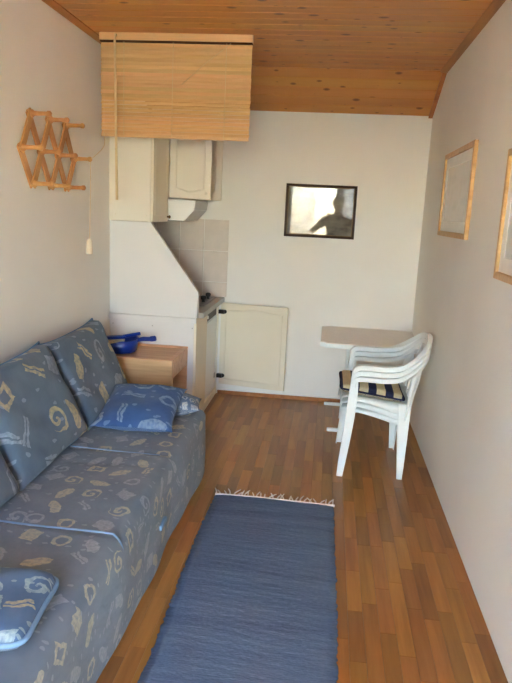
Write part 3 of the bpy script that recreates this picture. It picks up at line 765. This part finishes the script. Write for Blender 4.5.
def cushion_mesh(name, W, H, T_, mat, parent, p=4.0, q=0.45, ears=0.03, uvo=(0, 0), n=28, sag=0.0, seed=0):
    """soft pillow in the local x (width) / y (height) plane, thickness along z"""
    rnd = random.Random(seed); ph = [rnd.uniform(0, 6) for _ in range(6)]
    bm = bmesh.new(); uvl = bm.loops.layers.uv.new(); UV = {}
    def P(i, j, s):
        u = -1 + 2 * i / n; v = -1 + 2 * j / n
        prof_ = max(0.0, (1 - abs(u) ** p) * (1 - abs(v) ** p)) ** q
        e = 1 - 0.035 * (1 - abs(u) ** 2) * (abs(v) ** 6) ; e2 = 1 - 0.035 * (1 - abs(v) ** 2) * (abs(u) ** 6)
        cx = u * W / 2 * e2 * (1 + ears * (abs(u * v) ** 6)); cy = v * H / 2 * e * (1 + ears * (abs(u * v) ** 6))
        wr_ = 0.06 * (math.sin(u * 5 + ph[0] + v * 2) + math.sin(v * 6 + ph[1] - u * 3) + 0.6 * math.sin((u + v) * 9 + ph[2])) * prof_
        return (cx, cy, s * T_ / 2 * prof_ * (1 + wr_) - sag * (u * u) * 0), (u, v)
    top = [[None] * (n + 1) for _ in range(n + 1)]; bot = [[None] * (n + 1) for _ in range(n + 1)]
    for i in range(n + 1):
        for j in range(n + 1):
            c, uv = P(i, j, 1); v = bm.verts.new(c); UV[v] = (uv[0] * W / 2 + uvo[0], uv[1] * H / 2 + uvo[1]); top[i][j] = v
            if i in (0, n) or j in (0, n): bot[i][j] = v
            else:
                c, uv = P(i, j, -1); v = bm.verts.new(c); UV[v] = (uv[0] * W / 2 + uvo[0] + 3, uv[1] * H / 2 + uvo[1]); bot[i][j] = v
    for i in range(n):
        for j in range(n):
            bm.faces.new((top[i][j], top[i + 1][j], top[i + 1][j + 1], top[i][j + 1]))
            fb = (bot[i][j + 1], bot[i + 1][j + 1], bot[i + 1][j], bot[i][j])
            if len(set(fb)) == 4 and not bm.faces.get(fb): bm.faces.new(fb)
    for fc in bm.faces:
        for l in fc.loops: l[uvl].uv = UV[l.vert]
    ring = [tuple(top[i][0].co) for i in range(n)] + [tuple(top[n][j].co) for j in range(n)] + [tuple(top[i][n].co) for i in range(n, 0, -1)] + [tuple(top[0][j].co) for j in range(n, -1, -1)]
    o = fin(name, bm, mat, parent, smooth=True)
    return o, ring

def cushion(label, W, H, T_, mat, M4, pip=None, pr_=0.006, cat='cushion', group=None, **kw):
    t = thing('back_cushion' if cat == 'cushion' else 'pillow', label, cat, group=group)
    t.matrix_world = M4
    c, ring = cushion_mesh('cover', W, H, T_, mat, t, **kw)
    if pip:
        bm = bmesh.new(); tube_into(bm, ring, pr_, 6); fin('piping', bm, pip, t, smooth=True)
    return t

def frame3(o, ex, ey):
    ex = Vector(ex).normalized(); ey = Vector(ey); ey = (ey - ex * ey.dot(ex)).normalized(); ez = ex.cross(ey)
    m = Matrix.Identity(4)
    for i in range(3): m[i][0] = ex[i]; m[i][1] = ey[i]; m[i][2] = ez[i]
    m.translation = o; return m
# back cushions lean on the wall: local x along the sofa, local y up the lean, local z into the room
def back_cushion(label, yc, W, tilt_y, seed, mat='cushion_cloth', uvo=(0, 0), H=0.50, zx=0.0, T_=0.17):
    b = Vector((-1.205 + zx, yc, 0.415)); t = Vector((-1.40 + zx * 0.3, yc + tilt_y, 0.83))
    c = (b + t) / 2
    return cushion(label, W, H, T_, mat, frame3(c, (0.0, 1, 0.02), t - b), 'piping', 0.005, group='large back cushions on the sofa', p=7.0, q=0.34, ears=0.05, uvo=uvo, seed=seed)
back_cushion('printed blue-grey back cushion standing beside the nightstand', 3.355, 0.72, 0.0, 1, uvo=(0.3, 0.7))
back_cushion('printed blue-grey back cushion in the middle of the sofa', 2.62, 0.72, -0.01, 2, uvo=(5.2, 0.1), zx=0.012)
back_cushion('printed blue-grey back cushion cut off at the left edge of the photo', 1.885, 0.72, 0.0, 3, uvo=(9.7, 0.4), zx=0.02)

# small pillows
b = Vector((-0.93, 3.00, 0.45)); t = Vector((-0.965, 3.44, 0.545))
pz = cushion('bright blue printed square pillow at the far end of the sofa', 0.40, 0.45, 0.13, 'pillow_cloth', frame3((b + t) / 2, (1, 0.06, -0.01), t - b), None, cat='pillow', p=3.0, q=0.55, ears=0.06, uvo=(0.4, 2.2), seed=5)
bm = bmesh.new()
rr = cushion('small pale printed pillow tucked under the bright blue pillow', 0.40, 0.22, 0.12, 'roll_cloth', frame3((-0.87, 3.43, 0.460), (1, 0.15, 0.0), (-0.15, 1, 0.0)), None, cat='pillow', p=2.6, q=0.6, ears=0.02, uvo=(0.9, 0.3), seed=6)
bm.free()
th_ = cushion('flat blue printed pillow with piped edge at the near end of the sofa', 0.54, 0.33, 0.09, 'throw_cloth', frame3((-0.98, 1.49, 0.452), (1, 0.10, -0.02), (-0.10, 1, 0.0)), 'piping', 0.008, cat='pillow', p=5.0, q=0.42, ears=-0.10, uvo=(3.4, 1.2), seed=8)

# ------------------------------------------------------------------ nightstand, dustpan, brush
nx0, nx1, ny0, ny1, nz = -1.485, -0.945, 3.885, 4.335, 0.60
ns = thing('nightstand', 'light beech nightstand between the sofa and the kitchen cabinet', 'nightstand')
box('side_panel', (nx0, ny0, 0.0), (nx1, ny0 + 0.02, nz - 0.012), 'beech', ns, 0.002)
box('side_panel', (nx0, ny1 - 0.02, 0.0), (nx1, ny1, nz - 0.012), 'beech', ns, 0.002)
box('back_panel', (nx0, ny0 + 0.02, 0.03), (nx0 + 0.012, ny1 - 0.02, nz - 0.03), 'beech', ns)
box('top', (nx0, ny0 + 0.02, nz - 0.035), (nx1 - 0.018, ny1 - 0.02, nz - 0.012), 'beech', ns)
bm = bmesh.new(); add_box(bm, (nx0, ny0 - 0.003, nz - 0.012), (nx1 + 0.003, ny0 + 0.035, nz)); fin('rim', bm, 'beech', ns, 0.003)
bm = bmesh.new(); add_box(bm, (nx0, ny1 - 0.03, nz - 0.012), (nx1 + 0.003, ny1, nz + 0.002)); fin('rim', bm, 'beech', ns, 0.003)
bm = bmesh.new(); add_box(bm, (nx1 - 0.03, ny0 + 0.035, nz - 0.012), (nx1 + 0.003, ny1 - 0.03, nz)); fin('rim', bm, 'beech', ns, 0.003)
box('drawer_front', (nx1 - 0.018, ny0 + 0.022, nz - 0.125), (nx1, ny1 - 0.022, nz - 0.014), 'beech', ns, 0.002)
box('shelf', (nx0 + 0.012, ny0 + 0.02, 0.20), (nx1 - 0.02, ny1 - 0.02, 0.22), 'beech', ns, 0.002)
box('shelf', (nx0 + 0.012, ny0 + 0.02, 0.04), (nx1 - 0.02, ny1 - 0.02, 0.06), 'beech', ns, 0.002)

dp = thing('dustpan', 'blue plastic dustpan lying on the nightstand', 'dustpan', (-1.365, 4.07, nz + 0.002), math.radians(6)); dp.scale = (1.25, 1.25, 1.25)
bm = bmesh.new()
# tray: low mouth towards the wall, high curved walls, handle to the right
outer = [(-0.10, -0.085), (-0.03, -0.10), (0.04, -0.10), (0.085, -0.075), (0.105, -0.03), (0.105, 0.03), (0.085, 0.075), (0.04, 0.10), (-0.03, 0.10), (-0.10, 0.085)]
lo_ = [bm.verts.new((x_ * 0.9, y_ * 0.9, 0.002)) for x_, y_ in outer]; hi_ = [bm.verts.new((x_, y_, 0.022 + 0.042 * min(1, (x_ + 0.10) / 0.12))) for x_, y_ in outer]
bm.faces.new(lo_)
for i in range(len(outer) - 1): bm.faces.new((lo_[i], lo_[i + 1], hi_[i + 1], hi_[i]))
pan = fin('pan', bm, 'blue_plastic', dp, smooth=True); md = pan.modifiers.new('s', 'SOLIDIFY'); md.thickness = 0.003; md.offset = 1
bm = bmesh.new(); tube_into(bm, [v for v in [(x_, y_, 0.022 + 0.042 * min(1, (x_ + 0.10) / 0.12)) for x_, y_ in outer]], 0.004, 6); fin('rim', bm, 'blue_plastic', dp, smooth=True)
tube('handle', spline([(0.095, 0, 0.056), (0.13, 0, 0.066), (0.17, 0.0, 0.068), (0.205, 0.0, 0.074)], 5), [0.011] * 5 + [0.012] * 6 + [0.015] * 4 + [0.010], 'blue_plastic', dp, 10)
hb = thing('hand_brush', 'small blue hand brush with cream bristles resting in the dustpan', 'brush', (-1.40, 4.10, nz + 0.016), math.radians(35)); hb.scale = (1.2, 1.2, 1.2)
bm = bmesh.new(); add_box(bm, (-0.075, -0.022, 0.045), (0.06, 0.022, 0.062)); st = fin('stock', bm, 'blue_plastic', hb, 0.005, 3)
tube('handle', spline([(0.05, 0, 0.055), (0.10, 0, 0.062), (0.15, 0, 0.068)], 5), 0.010, 'blue_plastic', hb, 8)
bm = bmesh.new(); prism_into(bm, [(-0.085, 0.0), (0.045, 0.0), (0.055, 0.046), (-0.072, 0.046)], -0.024, 0.024, 'y'); fin('bristles', bm, 'bristle', hb, 0.003)

# ------------------------------------------------------------------ table in the corner
tb = thing('folding_table', 'small cream-topped table with white legs in the far right corner', 'table')
tx0, tx1, ty0, ty1, tz = -0.018, 0.708, 4.545, 5.272, 0.655
bm = bmesh.new(); add_box(bm, (tx0, ty0, tz - 0.028), (tx1, ty1, tz))
bmesh.ops.bevel(bm, geom=[e for e in bm.edges if abs(e.verts[0].co.z - e.verts[1].co.z) > 0.01], offset=0.035, segments=6, affect='EDGES')
fin('tabletop', bm, 'table_top', tb)
bm = bmesh.new(); add_box(bm, (tx0 - 0.002, ty0 - 0.002, tz - 0.036), (tx1, ty1, tz - 0.006))
bmesh.ops.bevel(bm, geom=[e for e in bm.edges if abs(e.verts[0].co.z - e.verts[1].co.z) > 0.01], offset=0.036, segments=6, affect='EDGES')
fin('edge_band', bm, 'plastic_white', tb)
for y0_, xa, xe in ((4.53, 0.068, 0.25), (5.19, 0.04, 0.46)):
    box('leg', (0.195, y0_ - 0.012, 0.024), (0.245, y0_ + 0.012, tz - 0.036), 'plastic_white', tb, 0.004)
    box('foot', (xa, y0_ - 0.016, 0.0), (xe, y0_ + 0.016, 0.024), 'plastic_white', tb, 0.006)
box('stretcher', (0.205, 4.565, tz - 0.062), (0.235, 5.175, tz - 0.036), 'plastic_white', tb, 0.004)
box('wall_bracket', (0.67, 4.60, tz - 0.075), (0.714, 5.22, tz - 0.036), 'plastic_white', tb, 0.004)

# ------------------------------------------------------------------ stacked plastic armchairs
def ribbon(bm, pts, nrm, wid, th):
    """flat band: centre points, band-width directions and thickness normal from path; nrm = list of width vectors"""
    rings = []
    P = [Vector(p) for p in pts]
    for i, p in enumerate(P):
        t = (P[min(i + 1, len(P) - 1)] - P[max(i - 1, 0)]).normalized()
        wv = Vector(nrm[i]) if isinstance(nrm, list) else Vector(nrm)
        wv = (wv - t * wv.dot(t)).normalized(); nn = t.cross(wv)
        a = (wid[i] if isinstance(wid, (list, tuple)) else wid) / 2; b = th / 2
        rings.append([bm.verts.new(p + wv * a * s1 + nn * b * s2) for s1, s2 in ((-1, -1), (-0.8, -1.25), (0.8, -1.25), (1, -1), (1, 1), (0.8, 1.25), (-0.8, 1.25), (-1, 1))])
    n = 8
    for a, b in zip(rings, rings[1:]):
        for k in range(n): bm.faces.new((a[k], a[(k + 1) % n], b[(k + 1) % n], b[k]))
    bm.faces.new(rings[0]); bm.faces.new(rings[-1])

def make_chair(label):
    """faces -x; local origin on the floor below the middle of the front legs"""
    c = thing('plastic_armchair', label, 'chair', group='stack of white plastic armchairs')
    # seat: dished shell, falling to the rear
    bm = bmesh.new(); n = 12; G = []
    for i in range(n + 1):
        u = i / n; row = []
        for j in range(n + 1):
            v = -1 + 2 * j / n
            hw_ = 0.245 - 0.025 * u
            x_ = -0.012 + 0.41 * u; z_ = 0.432 - 0.050 * u - 0.012 * (1 - v * v) * math.sin(PI * min(1, u * 1.1)) - 0.018 * max(0, 0.12 - u) / 0.12
            row.append(bm.verts.new((x_ - 0.012 * (v * v) * (1 - u), v * hw_, z_)))
        G.append(row)
    for a, b in zip(G, G[1:]):
        for k in range(n): bm.faces.new((a[k], a[k + 1], b[k + 1], b[k]))
    s = fin('seat', bm, 'plastic_white', c, smooth=True); md = s.modifiers.new('s', 'SOLIDIFY'); md.thickness = 0.006; md.offset = -1
    # arched aprons below the seat edges
    for sy in (-1, 1):
        bm = bmesh.new(); T0, B0 = [], []
        for i in range(15):
            u = i / 14; x_ = 0.03 + 0.36 * u; y_ = sy * (0.247 - 0.022 * u)
            zt_ = 0.430 - 0.048 * u; dep = 0.018 + 0.03 * max(0, 1 - u * 6) ** 1.5 + 0.055 * u ** 1.6
            T0.append(bm.verts.new((x_, y_, zt_))); B0.append(bm.verts.new((x_, y_ + sy * 0.018, zt_ - dep)))
        for i in range(14): bm.faces.new((T0[i], T0[i + 1], B0[i + 1], B0[i]))
        a = fin('apron', bm, 'plastic_white', c, smooth=True); md = a.modifiers.new('s', 'SOLIDIFY'); md.thickness = 0.005
    bm = bmesh.new(); T0, B0 = [], []
    for i in range(13):
        v = -1 + 2 * i / 12; x_ = -0.012 - 0.010 * v * v
        T0.append(bm.verts.new((x_, v * 0.245, 0.416))); B0.append(bm.verts.new((x_ - 0.008, v * 0.255, 0.416 - 0.015 - 0.05 * v ** 4)))
    for i in range(12): bm.faces.new((T0[i], T0[i + 1], B0[i + 1], B0[i]))
    a = fin('apron', bm, 'plastic_white', c, smooth=True); md = a.modifiers.new('s', 'SOLIDIFY'); md.thickness = 0.005
    # legs: L-shaped channels, splayed
    for sy in (-1, 1):
        for kind in ('front', 'rear'):
            bm = bmesh.new(); rings = []
            for k in range(9):
                t = k / 8
                if kind == 'front':
                    z_ = 0.589 * t; x_ = -0.018 + 0.048 * t; y_ = sy * (0.305 - 0.030 * t); wx = 0.036 + 0.018 * math.sin(min(1, t * 1.25) * PI / 2) - 0.018 * max(0, t - 0.72) / 0.28; wy = 0.036
                    q = [(x_, y_), (x_ + wx, y_), (x_ + wx, y_ - sy * 0.006), (x_ + 0.006, y_ - sy * 0.006), (x_ + 0.006, y_ - sy * wy), (x_, y_ - sy * wy)]
                else:
                    z_ = 0.395 * t; x_ = 0.366 + 0.012 * t; y_ = sy * (0.272 - 0.030 * t); wx = 0.032 + 0.044 * t; wy = 0.036
                    xr = x_ + 0.012 + 0.004 * t
                    q = [(xr, y_), (xr - wx, y_), (xr - wx, y_ - sy * 0.006), (xr - 0.006, y_ - sy * 0.006), (xr - 0.006, y_ - sy * wy), (xr, y_ - sy * wy)]
                rings.append([bm.verts.new((a_, b_, z_)) for a_, b_ in q])
            for a_, b_ in zip(rings, rings[1:]):
                for k in range(6): bm.faces.new((a_[k], a_[(k + 1) % 6], b_[(k + 1) % 6], b_[k]))
            bm.faces.new(rings[0]); bm.faces.new(rings[-1])
            fin('leg', bm, 'plastic_white', c, 0.0015, 2)
    # continuous arm-and-back hoop
    side = [(0.040, 0.276, 0.535), (0.044, 0.277, 0.568), (0.066, 0.282, 0.588), (0.12, 0.285, 0.592), (0.22, 0.285, 0.590), (0.31, 0.280, 0.602), (0.38, 0.262, 0.634), (0.435, 0.225, 0.680), (0.470, 0.165, 0.720), (0.487, 0.085, 0.744)]
    side = [(a_, b_, c_ + 0.024) for a_, b_, c_ in side]
    path = [(x_, -y_, z_) for x_, y_, z_ in side] + [(0.492, 0.0, 0.774)] + side[::-1]
    sp = spline(path, 5); wvs = []; wds = []
    for p in sp:
        f = min(1, max(0, (p.x - 0.30) / 0.17)); out = Vector((0.35, math.copysign(1, p.y) if abs(p.y) > 0.02 else 0, 0)) if p.x < 0.47 else Vector((0.5, p.y * 3, 0))
        arm_w = Vector((0, math.copysign(1, p.y) if abs(p.y) > 1e-4 else 1, 0.0)); back_w = Vector((0.25, 0, 1.0))
        if p.y > 0: back_w = Vector((0.25, 0, 1.0))
        sgn = -1 if p.y < 0 else 1
        wv = Vector((0, 1, 0)).lerp(Vector((0.12, 0, 1.0)) * (sgn if False else 1), f)
        if p.y < 0: wv = Vector((0, -1, 0)).lerp(Vector((0.12, 0, 1.0)), f)
        else: wv = Vector((0, 1, 0)).lerp(Vector((0.12, 0, 1.0)), f)
        wvs.append(wv); wds.append(0.050 - 0.016 * f)
    # keep width direction continuous over the crown
    bm = bmesh.new(); ribbon(bm, sp, wvs, wds, 0.024)
    fin('arm_hoop', bm, 'plastic_white', c, smooth=False)
    # lower back rail and vertical back slats
    for k in range(5):
        v = -1 + 2 * k / 4; y0_ = v * 0.165; y1_ = v * 0.200
        bm = bmesh.new(); pts = spline([(0.396, y0_, 0.375), (0.416 - 0.006 * v * v, y0_ + (y1_ - y0_) * 0.4, 0.495), (0.448 - 0.012 * v * v, y0_ + (y1_ - y0_) * 0.75, 0.625), (0.487 - 0.045 * v ** 2, y1_, 0.754 - 0.05 * v * v)], 4)
        ribbon(bm, pts, (0, 1, 0), 0.020, 0.006); fin('back_slat', bm, 'plastic_white', c)
    bm = bmesh.new(); ribbon(bm, spline([(0.380, -0.235, 0.388), (0.400, -0.12, 0.384), (0.406, 0, 0.382), (0.400, 0.12, 0.384), (0.380, 0.235, 0.388)], 4), (0.1, 0, 1), 0.05, 0.007); fin('back_rail', bm, 'plastic_white', c)
    # rear uprights from the rear legs to the hoop
    for sy in (-1, 1):
        bm = bmesh.new(); ribbon(bm, spline([(0.372, sy * 0.240, 0.365), (0.386, sy * 0.244, 0.48), (0.408, sy * 0.242, 0.59), (0.432, sy * 0.224, 0.698)], 4), (0.55, -0.8 * sy, 0), 0.036, 0.007); fin('upright', bm, 'plastic_white', c)
    return c

def copy_tree(o, parent=None):
    c = o.copy(); C.objects.link(c)
    if parent: c.parent = parent
    for ch in list(o.children): copy_tree(ch, c)
    return c
CX, CY, DZ = 0.152, 4.005, 0.035
ch0 = make_chair('white plastic armchair standing on the floor, lowest of the stack')
ch1 = copy_tree(ch0); ch1['label'] = 'white plastic armchair in the middle of the stack'
ch2 = copy_tree(ch0); ch2['label'] = 'white plastic armchair on top of the stack under the striped pad'
for k, c_ in enumerate((ch0, ch1, ch2)): c_.location = (CX + 0.002 * k, CY, DZ * k)

sp_ = thing('seat_pad', 'navy and beige striped seat pad on the top plastic armchair', 'cushion')
sp_.matrix_world = frame3((CX + 0.165, CY - 0.01, 2 * DZ + 0.438), (1, 0, -0.122), (0, 1, 0))
def pad():
    W, H, T_ = 0.40, 0.44, 0.066; n = 20
    o, ring = cushion_mesh('cover', W, H, T_, 'pad_stripe', sp_, 6.0, 0.36, -0.05, (0.2, 0.2), n, 0, 11)
    bm = bmesh.new(); tube_into(bm, ring, 0.006, 6); fin('piping', bm, 'pad_navy', sp_, smooth=True)
pad()

# ------------------------------------------------------------------ rug
rg = thing('rag_rug', 'blue woven rag rug with white fringe on the parquet', 'rug')
RX0, RX1, RY0, RY1 = -0.537, 0.122, 1.22, 3.268
bm = bmesh.new(); nx, ny = 16, 150; G = []
rr_ = random.Random(3); jl = [rr_.uniform(-0.005, 0.005) for _ in range(ny + 1)]; jr = [rr_.uniform(-0.005, 0.005) for _ in range(ny + 1)]
for j in range(ny + 1):
    y_ = RY0 + (RY1 - RY0) * j / ny; row = []
    a = RX0 + jl[j] + 0.006 * math.sin(y_ * 4); b = RX1 + jr[j] + 0.006 * math.sin(y_ * 3 + 1)
    for i in range(nx + 1):
        t = i / nx; e = min(1, min(t, 1 - t) * 12)
        row.append(bm.verts.new((a + (b - a) * t, y_ + 0.006 * math.sin(t * 5), 0.004 + 0.005 * e + 0.0012 * math.sin(j * 2.1 + i))))
    G.append(row)
for a, b in zip(G, G[1:]):
    for k in range(nx): bm.faces.new((a[k], a[k + 1], b[k + 1], b[k]))
ro = fin('weave', bm, 'rug_weave', rg, smooth=True)
md = ro.modifiers.new('s', 'SOLIDIFY'); md.thickness = 0.004; md.offset = -1
for yy, sg in ((RY1, 1), (RY0, -1)):
    bm = bmesh.new(); tube_into(bm, [(RX0 + (RX1 - RX0) * k / 12, yy + 0.006 * math.sin(k / 12 * 5) + sg * 0.004, 0.009) for k in range(13)], 0.0085, 6); fin('fringe_hem', bm, 'fringe', rg, smooth=True)
    bm = bmesh.new()
    for k in range(30):
        x_ = RX0 + (RX1 - RX0) * (k + 0.5 + rr_.uniform(-0.3, 0.3)) / 30; y_ = yy + 0.006 * math.sin((k + 0.5) / 30 * 5)
        dx = rr_.uniform(-0.03, 0.04); L = rr_.uniform(0.065, 0.10)
        tube_into(bm, spline([(x_, y_, 0.007), (x_ + dx * 0.2, y_ + sg * L * 0.5, 0.0065), (x_ + dx, y_ + sg * L, 0.005)], 3), [0.0042] * 5 + [0.0034, 0.0026], 5)
    f_ = fin('fringe', bm, 'fringe', rg, smooth=True); f_['kind'] = 'stuff'

# ------------------------------------------------------------------ photographer (mirrored in the framed picture)
pe = thing('person', 'person in an olive shirt raising a camera, mirrored in the framed picture', 'person', (0.075, -0.42, 0))
def skinned(name, joints, edges, mat, parent, root=0, lev=2):
    me = bpy.data.meshes.new(name); me.from_pydata([j[:3] for j in joints], edges, []); o = bpy.data.objects.new(name, me); C.objects.link(o); o.parent = parent
    sk = o.modifiers.new('skin', 'SKIN'); sk.use_smooth_shade = True
    for i, j in enumerate(joints):
        r = j[3]; me.skin_vertices[0].data[i].radius = (r, j[4] if len(j) > 4 else r)
        me.skin_vertices[0].data[i].use_root = (i == root)
    ss = o.modifiers.new('sub', 'SUBSURF'); ss.levels = lev; ss.render_levels = lev
    me.materials.append(M[mat]); return o
J = [(0, 0, 0.96, .15, .11), (0, 0, 1.14, .14, .10), (0, 0.01, 1.34, .16, .11), (0, 0.0, 1.50, .11, .09), (0, 0.01, 1.58, .055), (0, 0.02, 1.64, .055),
     (-.19, 0, 1.48, .065), (-.40, .10, 1.28, .048), (-.25, .28, 1.42, .038), (-.15, .355, 1.50, .030),
     (.19, 0, 1.48, .065), (.29, .10, 1.20, .048), (.13, .28, 1.40, .038), (.0, .355, 1.50, .030),
     (-.10, 0, .90, .095), (-.11, .02, .50, .065), (-.12, -.02, .10, .042), (-.12, .11, .035, .035),
     (.10, 0, .90, .095), (.11, .02, .50, .065), (.12, -.02, .10, .042), (.12, .11, .035, .035)]
Ed = [(0, 1), (1, 2), (2, 3), (3, 4), (4, 5), (3, 6), (6, 7), (7, 8), (8, 9), (3, 10), (10, 11), (11, 12), (12, 13), (0, 14), (14, 15), (15, 16), (16, 17), (0, 18), (18, 19), (19, 20), (20, 21)]
bd = skinned('body', J, Ed, 'skin', pe)
# head with face
bm = bmesh.new(); bmesh.ops.create_uvsphere(bm, u_segments=28, v_segments=20, radius=1)
for v in bm.verts:
    x_, y_, z_ = v.co
    jaw = 1 - 0.28 * max(0, -z_) ** 1.5
    fy = 0.098 * y_ + (0.012 * math.exp(-((z_ + 0.05) / 0.25) ** 2 - (x_ / 0.16) ** 2) + 0.022 * math.exp(-((z_ + 0.18) / 0.12) ** 2 - (x_ / 0.13) ** 2) if y_ > 0 else 0) - (0.008 * math.exp(-((z_ - 0.05) / 0.12) ** 2 - ((abs(x_) - 0.38) / 0.16) ** 2) if y_ > 0 else 0)
    v.co = (0.076 * x_ * jaw, fy, 0.118 * z_)
for sx in (-1, 1):
    lathe_into(bm, [(0.012, -0.006), (0.028, 0.0), (0.024, 0.008)], 10, Matrix.Translation((sx * 0.076, -0.005, -0.005)) @ Matrix.Scale(0.65, 4, (0, 1, 0)) @ Matrix.Rotation(sx * PI / 2, 4, 'Y'))
hdm = fin('head', bm, 'skin', pe, smooth=True); hdm.location = (0.0, 0.035, 1.755); hdm.rotation_euler = (math.radians(-12), 0, 0)
bm = bmesh.new(); bmesh.ops.create_uvsphere(bm, u_segments=24, v_segments=16, radius=1)
for v in list(bm.verts):
    if v.co.z < -0.35 or (v.co.y > 0.25 and v.co.z < 0.55): bm.verts.remove(v)
for v in bm.verts: v.co = (0.083 * v.co.x, 0.106 * v.co.y, 0.127 * v.co.z)
fin('hair', bm, 'hair', hdm, smooth=True)
for sx in (-1, 1):
    lathe('eye', [(0.001, -0.011), (0.008, -0.007), (0.011, 0), (0.008, 0.007), (0.001, 0.011)], 'melamine', hdm, 10, Matrix.Translation((sx * 0.03, 0.083, 0.006)))
bm = bmesh.new(); tube_into(bm, [(-0.024, 0.086, -0.062), (0, 0.092, -0.064), (0.024, 0.086, -0.062)], [0.003, 0.006, 0.003], 6); fin('mouth', bm, 'skin', hdm, smooth=True)
# shirt and trousers follow the body
skinned('shirt', [(0, 0, 0.92, .165, .125), (0, 0, 1.14, .155, .115), (0, 0.01, 1.34, .175, .125), (0, 0.0, 1.49, .125, .105), (-.19, 0, 1.475, .08), (-.31, .058, 1.36, .068), (.19, 0, 1.475, .08), (.25, .055, 1.32, .068)],
        [(0, 1), (1, 2), (2, 3), (3, 4), (4, 5), (3, 6), (6, 7)], 'shirt', pe)
skinned('trousers', [(0, 0, 0.97, .16, .12), (-.10, 0, .88, .108), (-.11, .02, .50, .08), (-.12, -.02, .10, .062), (.10, 0, .88, .108), (.11, .02, .50, .08), (.12, -.02, .10, .062)],
        [(0, 1), (1, 2), (2, 3), (0, 4), (4, 5), (5, 6)], 'trousers', pe)
# hands: palm and five fingers closing on the camera, each finger its own chain rooted in the palm
for sx, hx_ in ((-1, -0.133), (1, -0.017)):
    hv = [(hx_, .355, 1.50, .026, .018), (hx_ - sx * 0.0, .375, 1.535, .030, .016)]; he = [(0, 1)]
    for f, (dx, L) in enumerate(((-.024, .050), (-.008, .058), (.008, .054), (.023, .044))):
        i0 = len(hv)
        hv += [(hx_ + dx, .378, 1.555, .009), (hx_ + dx - sx * 0.01, .392, 1.555 + L * .5, .0085), (hx_ + dx - sx * 0.022, .400, 1.555 + L * .62, .0075)]
        he += [(1, i0), (i0, i0 + 1), (i0 + 1, i0 + 2)]
    i0 = len(hv)
    hv += [(hx_ - sx * .026, .358, 1.515, .0105), (hx_ - sx * .040, .356, 1.545, .0095), (hx_ - sx * .042, .362, 1.568, .008)]
    he += [(0, i0), (i0, i0 + 1), (i0 + 1, i0 + 2)]
    skinned('hand', hv, he, 'skin', pe)
cmr = thing('compact_camera', 'small dark compact camera held by the mirrored person', 'camera', (0.0, -0.045, 1.55))
box('camera_body', (-0.048, -0.012, -0.03), (0.048, 0.010, 0.03), 'black', cmr, 0.004)
lathe('lens', [(0.02, 0), (0.02, 0.010), (0.016, 0.014)], 'dark_metal', cmr, 20, Matrix.Translation((0, 0.010, 0)) @ Matrix.Rotation(-PI / 2, 4, 'X'))
print('floor planks as objects:', npl)
